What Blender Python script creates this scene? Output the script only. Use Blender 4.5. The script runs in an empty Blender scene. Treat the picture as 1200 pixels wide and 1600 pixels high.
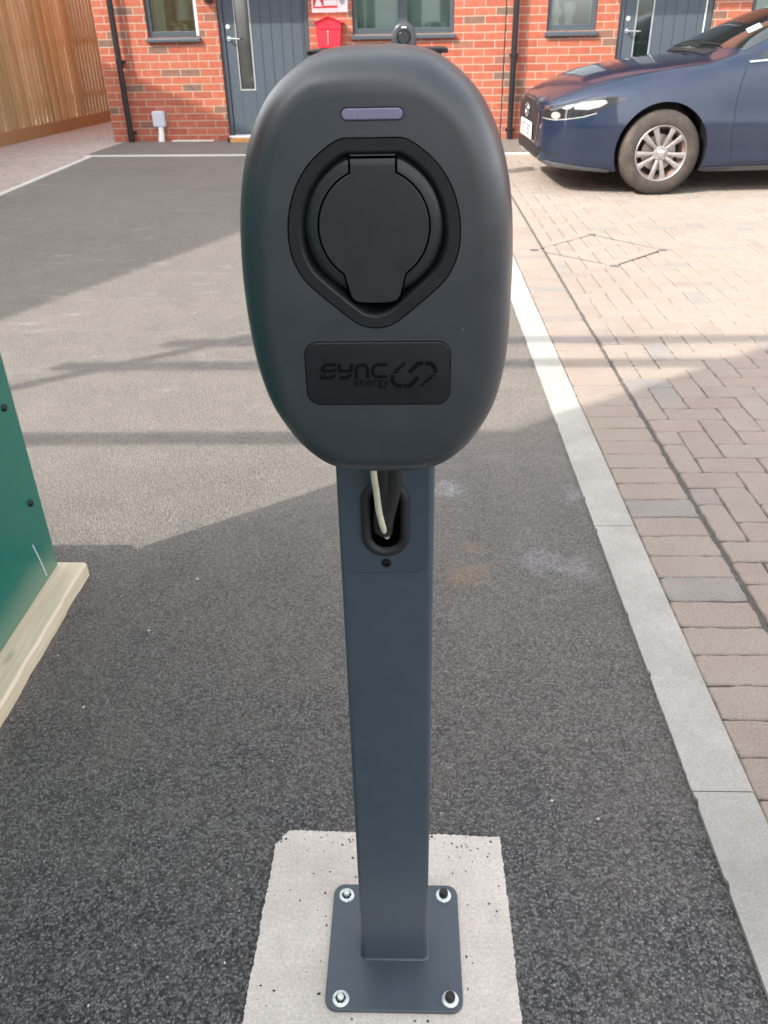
import bpy, bmesh, math, random
from math import sin, cos, tan, pi, radians, hypot, atan2
from mathutils import Vector, Matrix, geometry
from mathutils.bvhtree import BVHTree

S = bpy.context.scene
COL = S.collection
random.seed(7)
H = 1.28

# ------------------------------------------------------------------ camera
cam = bpy.data.cameras.new('camera')
cam.sensor_fit = 'VERTICAL'
cam.sensor_height = 24.0
cam.sensor_width = 18.0
cam.lens = 24.0 * 1273.4 / 1600
cam.clip_start = 0.05
cam.clip_end = 500
camo = bpy.data.objects.new('camera', cam)
COL.objects.link(camo)
S.camera = camo
rt_ = Vector((0.99948917, 0.02657053, -0.01775972))
up_ = Vector((0.00156491, 0.51434198, 0.85758374))
fw_ = Vector((-0.03192102, 0.85717345, -0.51403766))
camo.matrix_world = Matrix(((rt_.x, up_.x, -fw_.x, 0), (rt_.y, up_.y, -fw_.y, 0), (rt_.z, up_.z, -fw_.z, H), (0, 0, 0, 1)))
cam.dof.use_dof = True
cam.dof.focus_distance = 0.75
cam.dof.aperture_fstop = 15

# ------------------------------------------------------------------ sky and sun
SUN_EL, SUN_AZ = radians(40), (-0.819, -0.574)
w = bpy.data.worlds.new('World')
S.world = w
w.use_nodes = True
nt = w.node_tree
bg = nt.nodes['Background']
sk = nt.nodes.new('ShaderNodeTexSky')
sk.sky_type = 'NISHITA'
sk.sun_disc = False
sk.sun_elevation = SUN_EL
sk.sun_rotation = atan2(SUN_AZ[0], SUN_AZ[1])
sk.air_density = 1.0
sk.dust_density = 2.5
sk.ozone_density = 1.0
hs = nt.nodes.new('ShaderNodeHueSaturation')
hs.inputs['Saturation'].default_value = 0.16          # thin bright haze over the blue
nt.links.new(sk.outputs[0], hs.inputs['Color'])
nt.links.new(hs.outputs[0], bg.inputs[0])
bg.inputs[1].default_value = 0.15
sl = bpy.data.lights.new('sun', 'SUN')
sl.energy = 1.6
sl.angle = radians(0.45)
sl.color = (1.0, 0.92, 0.80)
so = bpy.data.objects.new('sun', sl)
COL.objects.link(so)
tosun = Vector((SUN_AZ[0] * cos(SUN_EL), SUN_AZ[1] * cos(SUN_EL), sin(SUN_EL)))
so.rotation_euler = tosun.to_track_quat('Z', 'Y').to_euler()
so.location = tosun * 30
S.view_settings.view_transform = 'Standard'
S.view_settings.look = 'None'
S.view_settings.gamma = 1
S.view_settings.exposure = 2.05

# ------------------------------------------------------------------ node helpers
class M:
    def __init__(s, name, base=(0.5, 0.5, 0.5), rough=0.6, metal=0.0, spec=0.5, coat=0.0, coat_rough=0.05):
        s.m = bpy.data.materials.new(name)
        s.m.use_nodes = True
        s.t = s.m.node_tree
        s.b = s.t.nodes['Principled BSDF']
        s.b.inputs['Base Color'].default_value = (*base, 1)
        s.b.inputs['Roughness'].default_value = rough
        s.b.inputs['Metallic'].default_value = metal
        s.b.inputs['Specular IOR Level'].default_value = spec
        s.b.inputs['Coat Weight'].default_value = coat
        s.b.inputs['Coat Roughness'].default_value = coat_rough
        s.tc = None
    def n(s, t, **k):
        o = s.t.nodes.new('ShaderNode' + t)
        for a, v in k.items():
            if a.startswith('i_'):
                o.inputs[int(a[2:])].default_value = v
            else:
                setattr(o, a, v)
        return o
    def l(s, a, b):
        s.t.links.new(a, b)
        return s
    def co(s, kind='Object', scale=(1, 1, 1), rot=(0, 0, 0)):
        if s.tc is None:
            s.tc = s.n('TexCoord')
        mp = s.n('Mapping')
        mp.inputs['Scale'].default_value = scale
        mp.inputs['Rotation'].default_value = rot
        s.l(s.tc.outputs[kind], mp.inputs[0])
        return mp.outputs[0]
    def noise(s, co, scale, detail=4, rough=0.55):
        o = s.n('TexNoise')
        o.inputs['Scale'].default_value = scale
        o.inputs['Detail'].default_value = detail
        o.inputs['Roughness'].default_value = rough
        if co: s.l(co, o.inputs['Vector'])
        return o
    def vor(s, co, scale, feature='F1'):
        o = s.n('TexVoronoi', feature=feature)
        o.inputs['Scale'].default_value = scale
        if co: s.l(co, o.inputs['Vector'])
        return o
    def ramp(s, src, stops, interp='LINEAR'):
        o = s.n('ValToRGB')
        o.color_ramp.interpolation = interp
        e = o.color_ramp.elements
        while len(e) > 1: e.remove(e[-1])
        for i, (p, c) in enumerate(stops):
            if not isinstance(c, (tuple, list)): c = (c, c, c)
            x = e[0] if i == 0 else e.new(p)
            x.position = p
            x.color = (*c, 1)
        s.l(src, o.inputs[0])
        return o.outputs[0]
    def mix(s, fac, a, b, mode='MIX'):
        o = s.n('Mix', data_type='RGBA', blend_type=mode)
        for v, i in ((fac, 0), (a, 6), (b, 7)):
            if isinstance(v, (int, float)): o.inputs[i].default_value = v if i == 0 else (v, v, v, 1)
            elif isinstance(v, tuple): o.inputs[i].default_value = (*v, 1)
            else: s.l(v, o.inputs[i])
        return o.outputs[2]
    def math(s, op, a, b=0.0):
        o = s.n('Math', operation=op)
        for v, i in ((a, 0), (b, 1)):
            if isinstance(v, (int, float)): o.inputs[i].default_value = v
            else: s.l(v, o.inputs[i])
        return o.outputs[0]
    def col(s, c): s.l(c, s.b.inputs['Base Color']); return s
    def rgh(s, c): s.l(c, s.b.inputs['Roughness']); return s
    def bump(s, h, strength=0.5, dist=0.01, prev=None):
        o = s.n('Bump')
        o.inputs['Strength'].default_value = strength
        o.inputs['Distance'].default_value = dist
        s.l(h, o.inputs['Height'])
        if prev: s.l(prev, o.inputs['Normal'])
        s.l(o.outputs[0], s.b.inputs['Normal'])
        return o.outputs[0]
    def rnd(s):
        return s.n('NewGeometry').outputs['Random Per Island']

def plain(name, base, rough=0.5, metal=0.0, spec=0.5, coat=0.0, grain=0.12, gscale=60, bump=0.0, bscale=400, bdist=0.0005, specks=False):
    m = M(name, base, rough, metal, spec, coat)
    co = m.co()
    nz = m.noise(co, gscale, 5)
    lo = tuple(c * (1 - grain) for c in base); hi = tuple(min(1, c * (1 + grain)) for c in base)
    cc = m.ramp(nz.outputs[0], [(0.3, lo), (0.7, hi)])
    if specks:                                          # stray dust specks and faint smears
        v = m.vor(co, 75); sc_ = m.n('SeparateColor'); m.l(v.outputs['Color'], sc_.inputs[0])
        f = m.math('MULTIPLY', m.ramp(v.outputs['Distance'], [(0.035, 1.0), (0.065, 0.0)]), m.ramp(sc_.outputs[0], [(0.93, 0.0), (0.95, 0.8)]))
        cc = m.mix(f, cc, (0.22, 0.22, 0.21))
        s2 = m.noise(m.co(scale=(1, 1, 0.5)), 14, 6, 0.7)
        cc = m.mix(m.ramp(s2.outputs[0], [(0.5, 0.0), (0.8, 0.03)]), cc, (0.20, 0.19, 0.18))
    m.col(cc)
    r = m.ramp(nz.outputs[0], [(0.3, max(0, rough - 0.06)), (0.7, min(1, rough + 0.06))])
    m.rgh(r)
    if bump:
        nb = m.noise(co, bscale, 3)
        m.bump(nb.outputs[0], bump, bdist)
    return m.m

# ------------------------------------------------------------------ materials
def mat_asphalt():
    m = M('asphalt', rough=0.75, spec=0.45)
    class G_: pass
    geo = m.n('NewGeometry'); m.tc = G_(); m.tc.outputs = {'Object': geo.outputs['Position']}
    co = m.co()
    v = m.vor(co, 225)
    cell = m.n('SeparateColor'); m.l(v.outputs['Color'], cell.inputs[0])
    v2 = m.vor(co, 520)
    c2 = m.n('SeparateColor'); m.l(v2.outputs['Color'], c2.inputs[0])
    stone = m.ramp(cell.outputs[0], [(0.0, (0.024, 0.024, 0.025)), (0.4, (0.098, 0.097, 0.099)), (0.85, (0.20, 0.196, 0.193)), (0.995, (0.22, 0.215, 0.21)), (1.0, (0.36, 0.34, 0.32))])
    fine = m.ramp(c2.outputs[1], [(0.0, 0.55), (1.0, 1.5)])
    base = m.mix(1.0, stone, fine, 'MULTIPLY')
    gap = m.ramp(v.outputs['Distance'], [(0.25, 1.0), (0.75, 0.35)])
    base = m.mix(0.8, base, gap, 'MULTIPLY')
    # dust trodden and driven into the surface: patches, and a paler film by distance, part dust, part painted grazing sheen
    big = m.noise(co, 0.9, 6, 0.6)
    mid = m.noise(co, 7, 6, 0.65)
    mid2 = m.noise(co, 22, 7, 0.75)
    sx = m.n('SeparateXYZ'); m.l(m.tc.outputs['Object'], sx.inputs[0])
    ymap = m.n('MapRange'); m.l(sx.outputs[1], ymap.inputs[0])
    for i, vv in ((1, 0.55), (2, 2.7), (3, 0.0), (4, 1.0)): ymap.inputs[i].default_value = vv
    film = m.math('MULTIPLY', ymap.outputs[0], 0.62)
    film = m.math('ADD', film, m.math('MULTIPLY', m.math('SUBTRACT', big.outputs[0], 0.5), 0.5))
    film = m.math('ADD', film, m.math('MULTIPLY', m.math('SUBTRACT', mid.outputs[0], 0.5), 0.5))
    grit = m.ramp(c2.outputs[0], [(0.0, 0.45), (1.0, 1.3)])
    dust = m.mix(1.0, (0.305, 0.276, 0.240), grit, 'MULTIPLY')
    fl = m.ramp(film, [(0.0, 0.0), (0.9, 0.85)])
    c = m.mix(fl, base, dust)
    # chalky scuffs, stretched across the bay
    scf = m.noise(m.co(scale=(1.2, 3.4, 1), rot=(0, 0, -0.25)), 2.3, 7, 0.75)
    sm = m.ramp(scf.outputs[0], [(0.56, 0.0), (0.66, 0.45), (0.76, 0.9)])
    sm = m.math('MULTIPLY', sm, m.math('MULTIPLY', fine, 0.75))
    sm = m.math('MULTIPLY', sm, m.ramp(m.math('MULTIPLY', sx.outputs[1], 0.2), [(0.36, 0.0), (0.75, 1.0)]))
    c = m.mix(sm, c, (0.42, 0.40, 0.38))
    # ochre stain near the post
    def spot(x, y, r, colr, k, cc):
        d = m.n('VectorMath', operation='DISTANCE'); m.l(m.tc.outputs['Object'], d.inputs[0]); d.inputs[1].default_value = (x, y, 0)
        dd = m.math('ADD', d.outputs['Value'], m.math('MULTIPLY', m.math('SUBTRACT', mid2.outputs[0], 0.5), r * 4.5))
        f = m.ramp(m.math('DIVIDE', dd, r), [(0.3, k), (1.0, 0.0)])
        f = m.math('MULTIPLY', f, m.ramp(m.math('ADD', m.math('MULTIPLY', cell.outputs[1], 0.6), m.math('MULTIPLY', c2.outputs[0], 0.4)), [(0.25, 0.15), (0.75, 1.3)]))
        return m.mix(f, cc, colr)
    c = spot(0.155, 1.80, 0.075, (0.36, 0.24, 0.14), 0.45, c)
    c = spot(0.18, 1.93, 0.04, (0.36, 0.24, 0.14), 0.35, c)
    c = spot(0.36, 1.87, 0.07, (0.33, 0.335, 0.35), 0.5, c)
    c = spot(0.45, 1.84, 0.06, (0.33, 0.335, 0.35), 0.45, c)
    c = spot(0.12, 2.28, 0.06, (0.40, 0.41, 0.43), 0.7, c)
    c = spot(0.52, 2.24, 0.06, (0.35, 0.36, 0.38), 0.5, c)
    m.col(c)
    m.rgh(m.ramp(cell.outputs[2], [(0.0, 0.5), (1.0, 0.85)]))
    hh = m.math('ADD', m.math('MULTIPLY', v.outputs['Distance'], -1.0), m.math('MULTIPLY', cell.outputs[0], 0.8))
    hb = m.math('ADD', hh, m.math('MULTIPLY', v2.outputs['Distance'], -0.4))
    m.bump(hb, 0.9, 0.0042)
    return m.m

def mat_concrete(name, lo, hi, scale=3.0, stain=None, brush=False):
    m = M(name, rough=0.85, spec=0.3)
    co = m.co()
    a = m.noise(co, scale, 8, 0.65)
    b = m.noise(co, 220, 3, 0.6)
    v = m.vor(co, 160)
    c = m.ramp(a.outputs[0], [(0.3, lo), (0.7, hi)])
    g = m.ramp(b.outputs[0], [(0.3, 0.84), (0.7, 1.12)])
    c = m.mix(1.0, c, g, 'MULTIPLY')
    if brush:
        bn = m.noise(m.co(scale=(14, 260, 1)), 1.0, 5, 0.7)
        c = m.mix(1.0, c, m.ramp(bn.outputs[0], [(0.3, 0.94), (0.7, 1.04)]), 'MULTIPLY')
    if stain:
        s2 = m.noise(co, scale * 3.5, 6, 0.7)
        c = m.mix(m.ramp(s2.outputs[0], [(0.58, 0.0), (0.78, 0.55)]), c, stain)
    pit = m.ramp(v.outputs['Distance'], [(0.05, 0.55), (0.16, 1.0)])
    sel = m.n('SeparateColor'); m.l(v.outputs['Color'], sel.inputs[0])
    pf = m.ramp(sel.outputs[0], [(0.90, 0.0), (0.93, 1.0)])
    c = m.mix(pf, c, m.mix(1.0, c, pit, 'MULTIPLY'))
    m.col(c)
    m.bump(m.math('ADD', a.outputs[0], m.math('MULTIPLY', b.outputs[0], 0.5)), 0.35, 0.003)
    return m.m

def mat_paver(name, stops, dirt=(0.325, 0.283, 0.25)):
    m = M(name, rough=0.88, spec=0.3)
    co = m.co()
    c = m.mix(1.0, m.ramp(m.rnd(), stops), 0.665, 'MULTIPLY')
    a = m.noise(co, 9, 7, 0.7)
    b = m.noise(co, 170, 3, 0.65)
    c = m.mix(m.ramp(a.outputs[0], [(0.35, 0.0), (0.72, 0.75)]), c, dirt)
    c = m.mix(1.0, c, m.ramp(b.outputs[0], [(0.28, 0.78), (0.72, 1.15)]), 'MULTIPLY')
    big = m.noise(co, 0.8, 4)
    c = m.mix(1.0, c, m.ramp(big.outputs[0], [(0.3, 0.93), (0.7, 1.06)]), 'MULTIPLY')
    m.col(c)
    m.bump(m.math('ADD', b.outputs[0], a.outputs[0]), 0.5, 0.003)
    return m.m

def mat_brick(swap='XZ'):
    m = M('red_brickwork', rough=0.85, spec=0.25)
    tc = m.n('TexCoord'); sx = m.n('SeparateXYZ'); m.l(tc.outputs['Object'], sx.inputs[0])
    cb = m.n('CombineXYZ')
    m.l(sx.outputs[0 if swap == 'XZ' else 1], cb.inputs[0]); m.l(sx.outputs[2], cb.inputs[1])
    m.tc = tc
    wob = m.noise(tc.outputs['Object'], 30, 2)
    wv = m.mix(0.004, cb.outputs[0], wob.outputs['Color'], 'ADD')
    br = m.n('TexBrick'); m.l(wv, br.inputs['Vector'])
    br.offset = 0.5; br.squash = 1.0
    br.inputs['Color1'].default_value = (0, 0, 0, 1); br.inputs['Color2'].default_value = (1, 1, 1, 1)
    br.inputs['Mortar'].default_value = (0.5, 0.5, 0.5, 1)
    br.inputs['Scale'].default_value = 1.0
    br.inputs['Mortar Size'].default_value = 0.0062
    br.inputs['Mortar Smooth'].default_value = 0.2
    br.inputs['Brick Width'].default_value = 0.2515
    br.inputs['Row Height'].default_value = 0.0838
    tone = m.ramp(br.outputs['Color'], [(0.0, (0.42, 0.120, 0.072)), (0.35, (0.47, 0.145, 0.086)), (0.7, (0.39, 0.105, 0.068)), (0.83, (0.45, 0.150, 0.092)), (0.86, (0.26, 0.135, 0.095)), (0.93, (0.20, 0.13, 0.10)), (1.0, (0.30, 0.12, 0.08))])
    nz = m.noise(tc.outputs['Object'], 14, 6, 0.7)
    tone = m.mix(1.0, tone, m.ramp(nz.outputs[0], [(0.3, 0.68), (0.7, 1.0)]), 'MULTIPLY')
    sm = m.noise(tc.outputs['Object'], 5, 3)
    tone = m.mix(m.ramp(sm.outputs[0], [(0.55, 0.0), (0.75, 0.25)]), tone, (0.30, 0.16, 0.11))
    mor = m.mix(nz.outputs[0], (0.33, 0.25, 0.195), (0.44, 0.35, 0.28))
    m.col(m.mix(br.outputs['Fac'], tone, mor))
    n2 = m.noise(tc.outputs['Object'], 120, 3)
    h = m.math('ADD', m.math('MULTIPLY', br.outputs['Fac'], -1.0), m.math('MULTIPLY', n2.outputs[0], 0.35))
    m.bump(h, 0.6, 0.006)
    return m.m

def mat_wood(name, stops, axis='Z', gscale=1.0, rough=0.75):
    m = M(name, rough=rough, spec=0.25)
    sc = {'Z': (38, 38, 1.6), 'Y': (38, 1.6, 38), 'X': (1.6, 38, 38)}[axis]
    sc = tuple(x * gscale for x in sc)
    co = m.co(scale=sc)
    r = m.rnd()
    add = m.n('VectorMath', operation='ADD'); m.l(co, add.inputs[0])
    cx = m.n('CombineXYZ'); 
    rr = m.math('MULTIPLY', r, 37.0)
    for i in range(3): m.l(rr, cx.inputs[i])
    m.l(cx.outputs[0], add.inputs[1])
    g = m.noise(add.outputs[0], 1.6, 7, 0.65)
    c = m.ramp(g.outputs[0], stops)
    c = m.mix(1.0, c, m.ramp(r, [(0.0, 0.78), (1.0, 1.18)]), 'MULTIPLY')
    kn = m.vor(m.co(scale={'Z': (7, 7, 2.2), 'Y': (7, 2.2, 7), 'X': (2.2, 7, 7)}[axis]), 1.0)
    c = m.mix(m.ramp(kn.outputs['Distance'], [(0.03, 0.75), (0.10, 0.0)]), c, tuple(x * 0.35 for x in stops[0][1]))
    m.col(c)
    m.bump(g.outputs[0], 0.35, 0.002)
    return m.m

MT = {}
MT['asphalt'] = mat_asphalt()
MT['kerb'] = mat_concrete('kerb_concrete', (0.30, 0.290, 0.262), (0.43, 0.415, 0.38), 4, (0.36, 0.34, 0.29))
MT['pad'] = mat_concrete('cast_concrete', (0.52, 0.465, 0.415), (0.69, 0.63, 0.575), 5, (0.40, 0.33, 0.26), brush=True)
MT['edging'] = mat_concrete('pale_edging', (0.50, 0.49, 0.46), (0.62, 0.61, 0.58), 4)
MT['paver'] = mat_paver('block_paving', [(0.0, (0.40, 0.320, 0.275)), (0.25, (0.45, 0.36, 0.300)), (0.5, (0.43, 0.375, 0.315)), (0.7, (0.45, 0.345, 0.295)), (0.9, (0.44, 0.375, 0.30)), (0.95, (0.34, 0.33, 0.32)), (1.0, (0.40, 0.325, 0.29))])
MT['paver_pale'] = mat_paver('pale_pink_paving', [(0.0, (0.50, 0.38, 0.35)), (0.5, (0.56, 0.46, 0.42)), (0.8, (0.53, 0.42, 0.37)), (1.0, (0.47, 0.42, 0.40))], (0.50, 0.44, 0.40))
MT['sand'] = plain('joint_sand', (0.10, 0.095, 0.085), 0.95, grain=0.5, gscale=200)
MT['earth'] = plain('ground_gravel', (0.16, 0.145, 0.12), 0.95, grain=0.4, gscale=20)
MT['brick'] = mat_brick('XZ')
MT['brick_side'] = mat_brick('YZ')
MT['fence'] = mat_wood('fence_timber', [(0.25, (0.33, 0.225, 0.110)), (0.5, (0.50, 0.36, 0.19)), (0.75, (0.61, 0.47, 0.27))], 'Z')
MT['gravelboard'] = mat_wood('gravel_board_timber', [(0.25, (0.28, 0.15, 0.07)), (0.55, (0.38, 0.22, 0.11)), (0.8, (0.46, 0.29, 0.15))], 'Y')
MT['beam'] = mat_wood('pale_sawn_timber', [(0.2, (0.50, 0.40, 0.27)), (0.5, (0.64, 0.55, 0.40)), (0.8, (0.73, 0.66, 0.52))], 'Y', 1.3)
MT['shell'] = plain('satin_grey_plastic', (0.029, 0.037, 0.046), 0.36, spec=0.8, grain=0.07, gscale=30, bump=0.16, bscale=1500, bdist=0.0002, specks=True)
MT['black'] = plain('matt_black_plastic', (0.0105, 0.0115, 0.016), 0.40, spec=0.4, grain=0.1, gscale=90, bump=0.1, bscale=1800, bdist=0.0002)
MT['flap'] = plain('dark_grey_plastic', (0.014, 0.016, 0.0215), 0.38, spec=0.6, specks=True, grain=0.08, gscale=70, bump=0.12, bscale=1600, bdist=0.0002)
MT['seam'] = plain('black_seam', (0.001, 0.001, 0.0012), 1.0, spec=0.0)
MT['logo'] = plain('embossed_black', (0.0018, 0.002, 0.003), 0.6, spec=0.15)
MT['light_off'] = plain('lilac_diffuser', (0.20, 0.19, 0.29), 0.25, grain=0.05)
MT['post'] = plain('powder_coated_steel', (0.046, 0.065, 0.085), 0.38, spec=0.7, specks=True, grain=0.05, gscale=40, bump=0.12, bscale=900, bdist=0.0003)
MT['zinc'] = plain('bright_zinc', (0.72, 0.77, 0.76), 0.35, metal=0.45, grain=0.1, gscale=300)
MT['screw'] = plain('black_steel', (0.03, 0.03, 0.032), 0.3, metal=0.8)
MT['rubber'] = plain('black_rubber', (0.016, 0.016, 0.017), 0.55)
MT['cream_cable'] = plain('cream_cable', (0.62, 0.58, 0.44), 0.5, grain=0.1, gscale=120)
MT['anthracite'] = plain('anthracite_frame', (0.055, 0.070, 0.088), 0.38, grain=0.06)
MT['door'] = plain('slate_blue_door', (0.060, 0.080, 0.102), 0.5, grain=0.07, gscale=25)
MT['pipe'] = plain('black_pvc_pipe', (0.012, 0.014, 0.018), 0.35)
MT['chrome'] = plain('chrome', (0.75, 0.75, 0.76), 0.15, metal=1.0, grain=0.02)
MT['trim'] = plain('brushed_trim', (0.45, 0.47, 0.48), 0.35, metal=0.4)
MT['white'] = plain('white_plastic', (0.72, 0.73, 0.75), 0.45, grain=0.05)
MT['grey_plastic'] = plain('pale_grey_plastic', (0.50, 0.53, 0.60), 0.45, grain=0.05)
MT['white_film'] = plain('white_protective_film', (0.78, 0.77, 0.73), 0.5, grain=0.06)
MT['room'] = plain('room_wall', (0.62, 0.61, 0.56), 0.9)
MT['blind'] = plain('pale_blind', (0.55, 0.63, 0.59), 0.8, grain=0.08, gscale=3)
MT['reveal'] = plain('pale_reveal', (0.60, 0.66, 0.62), 0.7, grain=0.05)
MT['curtain'] = plain('grey_curtain', (0.62, 0.66, 0.63), 0.9, grain=0.2, gscale=10)
MT['ceramic'] = plain('white_ceramic', (0.70, 0.72, 0.68), 0.35, grain=0.05)
MT['yellow'] = plain('yellow_flowers', (0.55, 0.42, 0.16), 0.7, grain=0.4, gscale=40)
MT['red'] = plain('red_painted_steel', (0.80, 0.022, 0.045), 0.38, grain=0.05)
MT['sign_red'] = plain('sign_red', (0.62, 0.02, 0.04), 0.45)
MT['sign_white'] = plain('sign_white', (0.75, 0.72, 0.74), 0.5)
MT['sign_grey'] = plain('sign_grey', (0.30, 0.34, 0.36), 0.5)
MT['tile'] = plain('roof_tile', (0.07, 0.065, 0.065), 0.8, grain=0.3)
MT['orange_wood'] = plain('raw_orange_timber', (0.52, 0.27, 0.09), 0.75, grain=0.3, gscale=25)
MT['scaf'] = plain('galvanised_tube', (0.42, 0.42, 0.42), 0.4, metal=0.8)
MT['stone_dark'] = plain('asphalt_grit', (0.035, 0.033, 0.032), 0.7, grain=0.5, gscale=300)
MT['stone_pale'] = plain('pale_debris', (0.62, 0.60, 0.56), 0.8)
MT['tyre'] = None
def mat_tyre():
    m = M('dusty_tyre_rubber', rough=0.8, spec=0.3)
    co = m.co(); a = m.noise(co, 9, 6, 0.7)
    m.col(m.ramp(a.outputs[0], [(0.3, (0.035, 0.032, 0.031)), (0.55, (0.065, 0.054, 0.046)), (0.75, (0.12, 0.095, 0.074))]))
    return m.m
MT['tyre'] = mat_tyre()
MT['rim'] = plain('dusty_silver_alloy', (0.35, 0.325, 0.315), 0.42, metal=0.75, grain=0.15, gscale=14)
MT['barrel'] = plain('brake_dust_barrel', (0.26, 0.17, 0.14), 0.6, metal=0.4, grain=0.3, gscale=12)
MT['disc'] = plain('brake_disc', (0.35, 0.32, 0.30), 0.4, metal=0.8)
MT['carblack'] = plain('black_trim', (0.010, 0.010, 0.011), 0.6)
MT['cargrey'] = plain('dusty_sill_plastic', (0.10, 0.105, 0.115), 0.6)
MT['plate'] = plain('white_number_plate', (0.80, 0.80, 0.80), 0.4)
MT['lamp'] = plain('headlamp_reflector', (0.62, 0.64, 0.62), 0.15, metal=0.6, grain=0.15, gscale=35)
MT['lampdark'] = plain('smoked_lamp', (0.018, 0.018, 0.021), 0.12, coat=1.0)
MT['paper'] = plain('pale_permit_paper', (0.70, 0.82, 0.80), 0.6)
def mat_paint():
    m = M('dark_blue_car_paint', (0.035, 0.062, 0.145), 0.34, metal=0.35, coat=1.0, coat_rough=0.04)
    co = m.co(); a = m.noise(co, 900, 2); b = m.noise(co, 4, 5)
    c = m.ramp(a.outputs[0], [(0.35, (0.005, 0.014, 0.038)), (0.7, (0.011, 0.028, 0.070))])
    c = m.mix(m.ramp(b.outputs[0], [(0.45, 0.0), (0.8, 0.12)]), c, (0.13, 0.12, 0.11))
    m.col(c)
    return m.m
MT['paint'] = mat_paint()
MT['carglass'] = plain('dark_tinted_car_glass', (0.012, 0.018, 0.018), 0.04, spec=0.9, coat=1.0, grain=0.05)
def mat_glass():
    m = M('window_glass', (0.6, 0.7, 0.68), 0.03)
    t = m.t; tr = m.n('BsdfTransparent'); tr.inputs[0].default_value = (0.80, 0.88, 0.85, 1)
    gl = m.n('BsdfGlossy'); gl.inputs['Roughness'].default_value = 0.02
    fr = m.n('Fresnel'); fr.inputs[0].default_value = 1.6
    f2 = m.math('ADD', m.math('MULTIPLY', fr.outputs[0], 1.2), 0.12)
    mx = m.n('MixShader'); m.l(f2, mx.inputs[0]); m.l(tr.outputs[0], mx.inputs[1]); m.l(gl.outputs[0], mx.inputs[2])
    m.l(mx.outputs[0], t.nodes['Material Output'].inputs[0])
    return m.m
MT['glass'] = mat_glass()
def mat_lit():
    m = M('lit_green_status_bar', (0.6, 0.8, 0.6), 0.4)
    m.b.inputs['Emission Color'].default_value = (0.75, 1.0, 0.70, 1); m.b.inputs['Emission Strength'].default_value = 0.55
    return m.m
MT['light_on'] = mat_lit()
def mat_kiosk():
    m = M('green_coated_panel', rough=0.33, spec=0.5)
    co = m.co(); a = m.noise(co, 2.2, 5, 0.6)
    c = m.ramp(a.outputs[0], [(0.3, (0.003, 0.125, 0.092)), (0.7, (0.004, 0.150, 0.112))])
    sx = m.n('SeparateXYZ'); m.l(m.tc.outputs['Object'], sx.inputs[0])
    # mud splash and chalk dust low on the panel
    nz = m.noise(co, 11, 5)
    f = m.math('MULTIPLY', m.ramp(m.math('ADD', sx.outputs[2], m.math('MULTIPLY', nz.outputs[0], 0.05)), [(0.05, 0.28), (0.12, 0.0)]), 1.0)
    m.col(m.mix(f, c, (0.35, 0.36, 0.27)))
    b = m.noise(co, 700, 2); m.bump(b.outputs[0], 0.1, 0.0004)
    return m.m
MT['kiosk'] = mat_kiosk()

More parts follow.
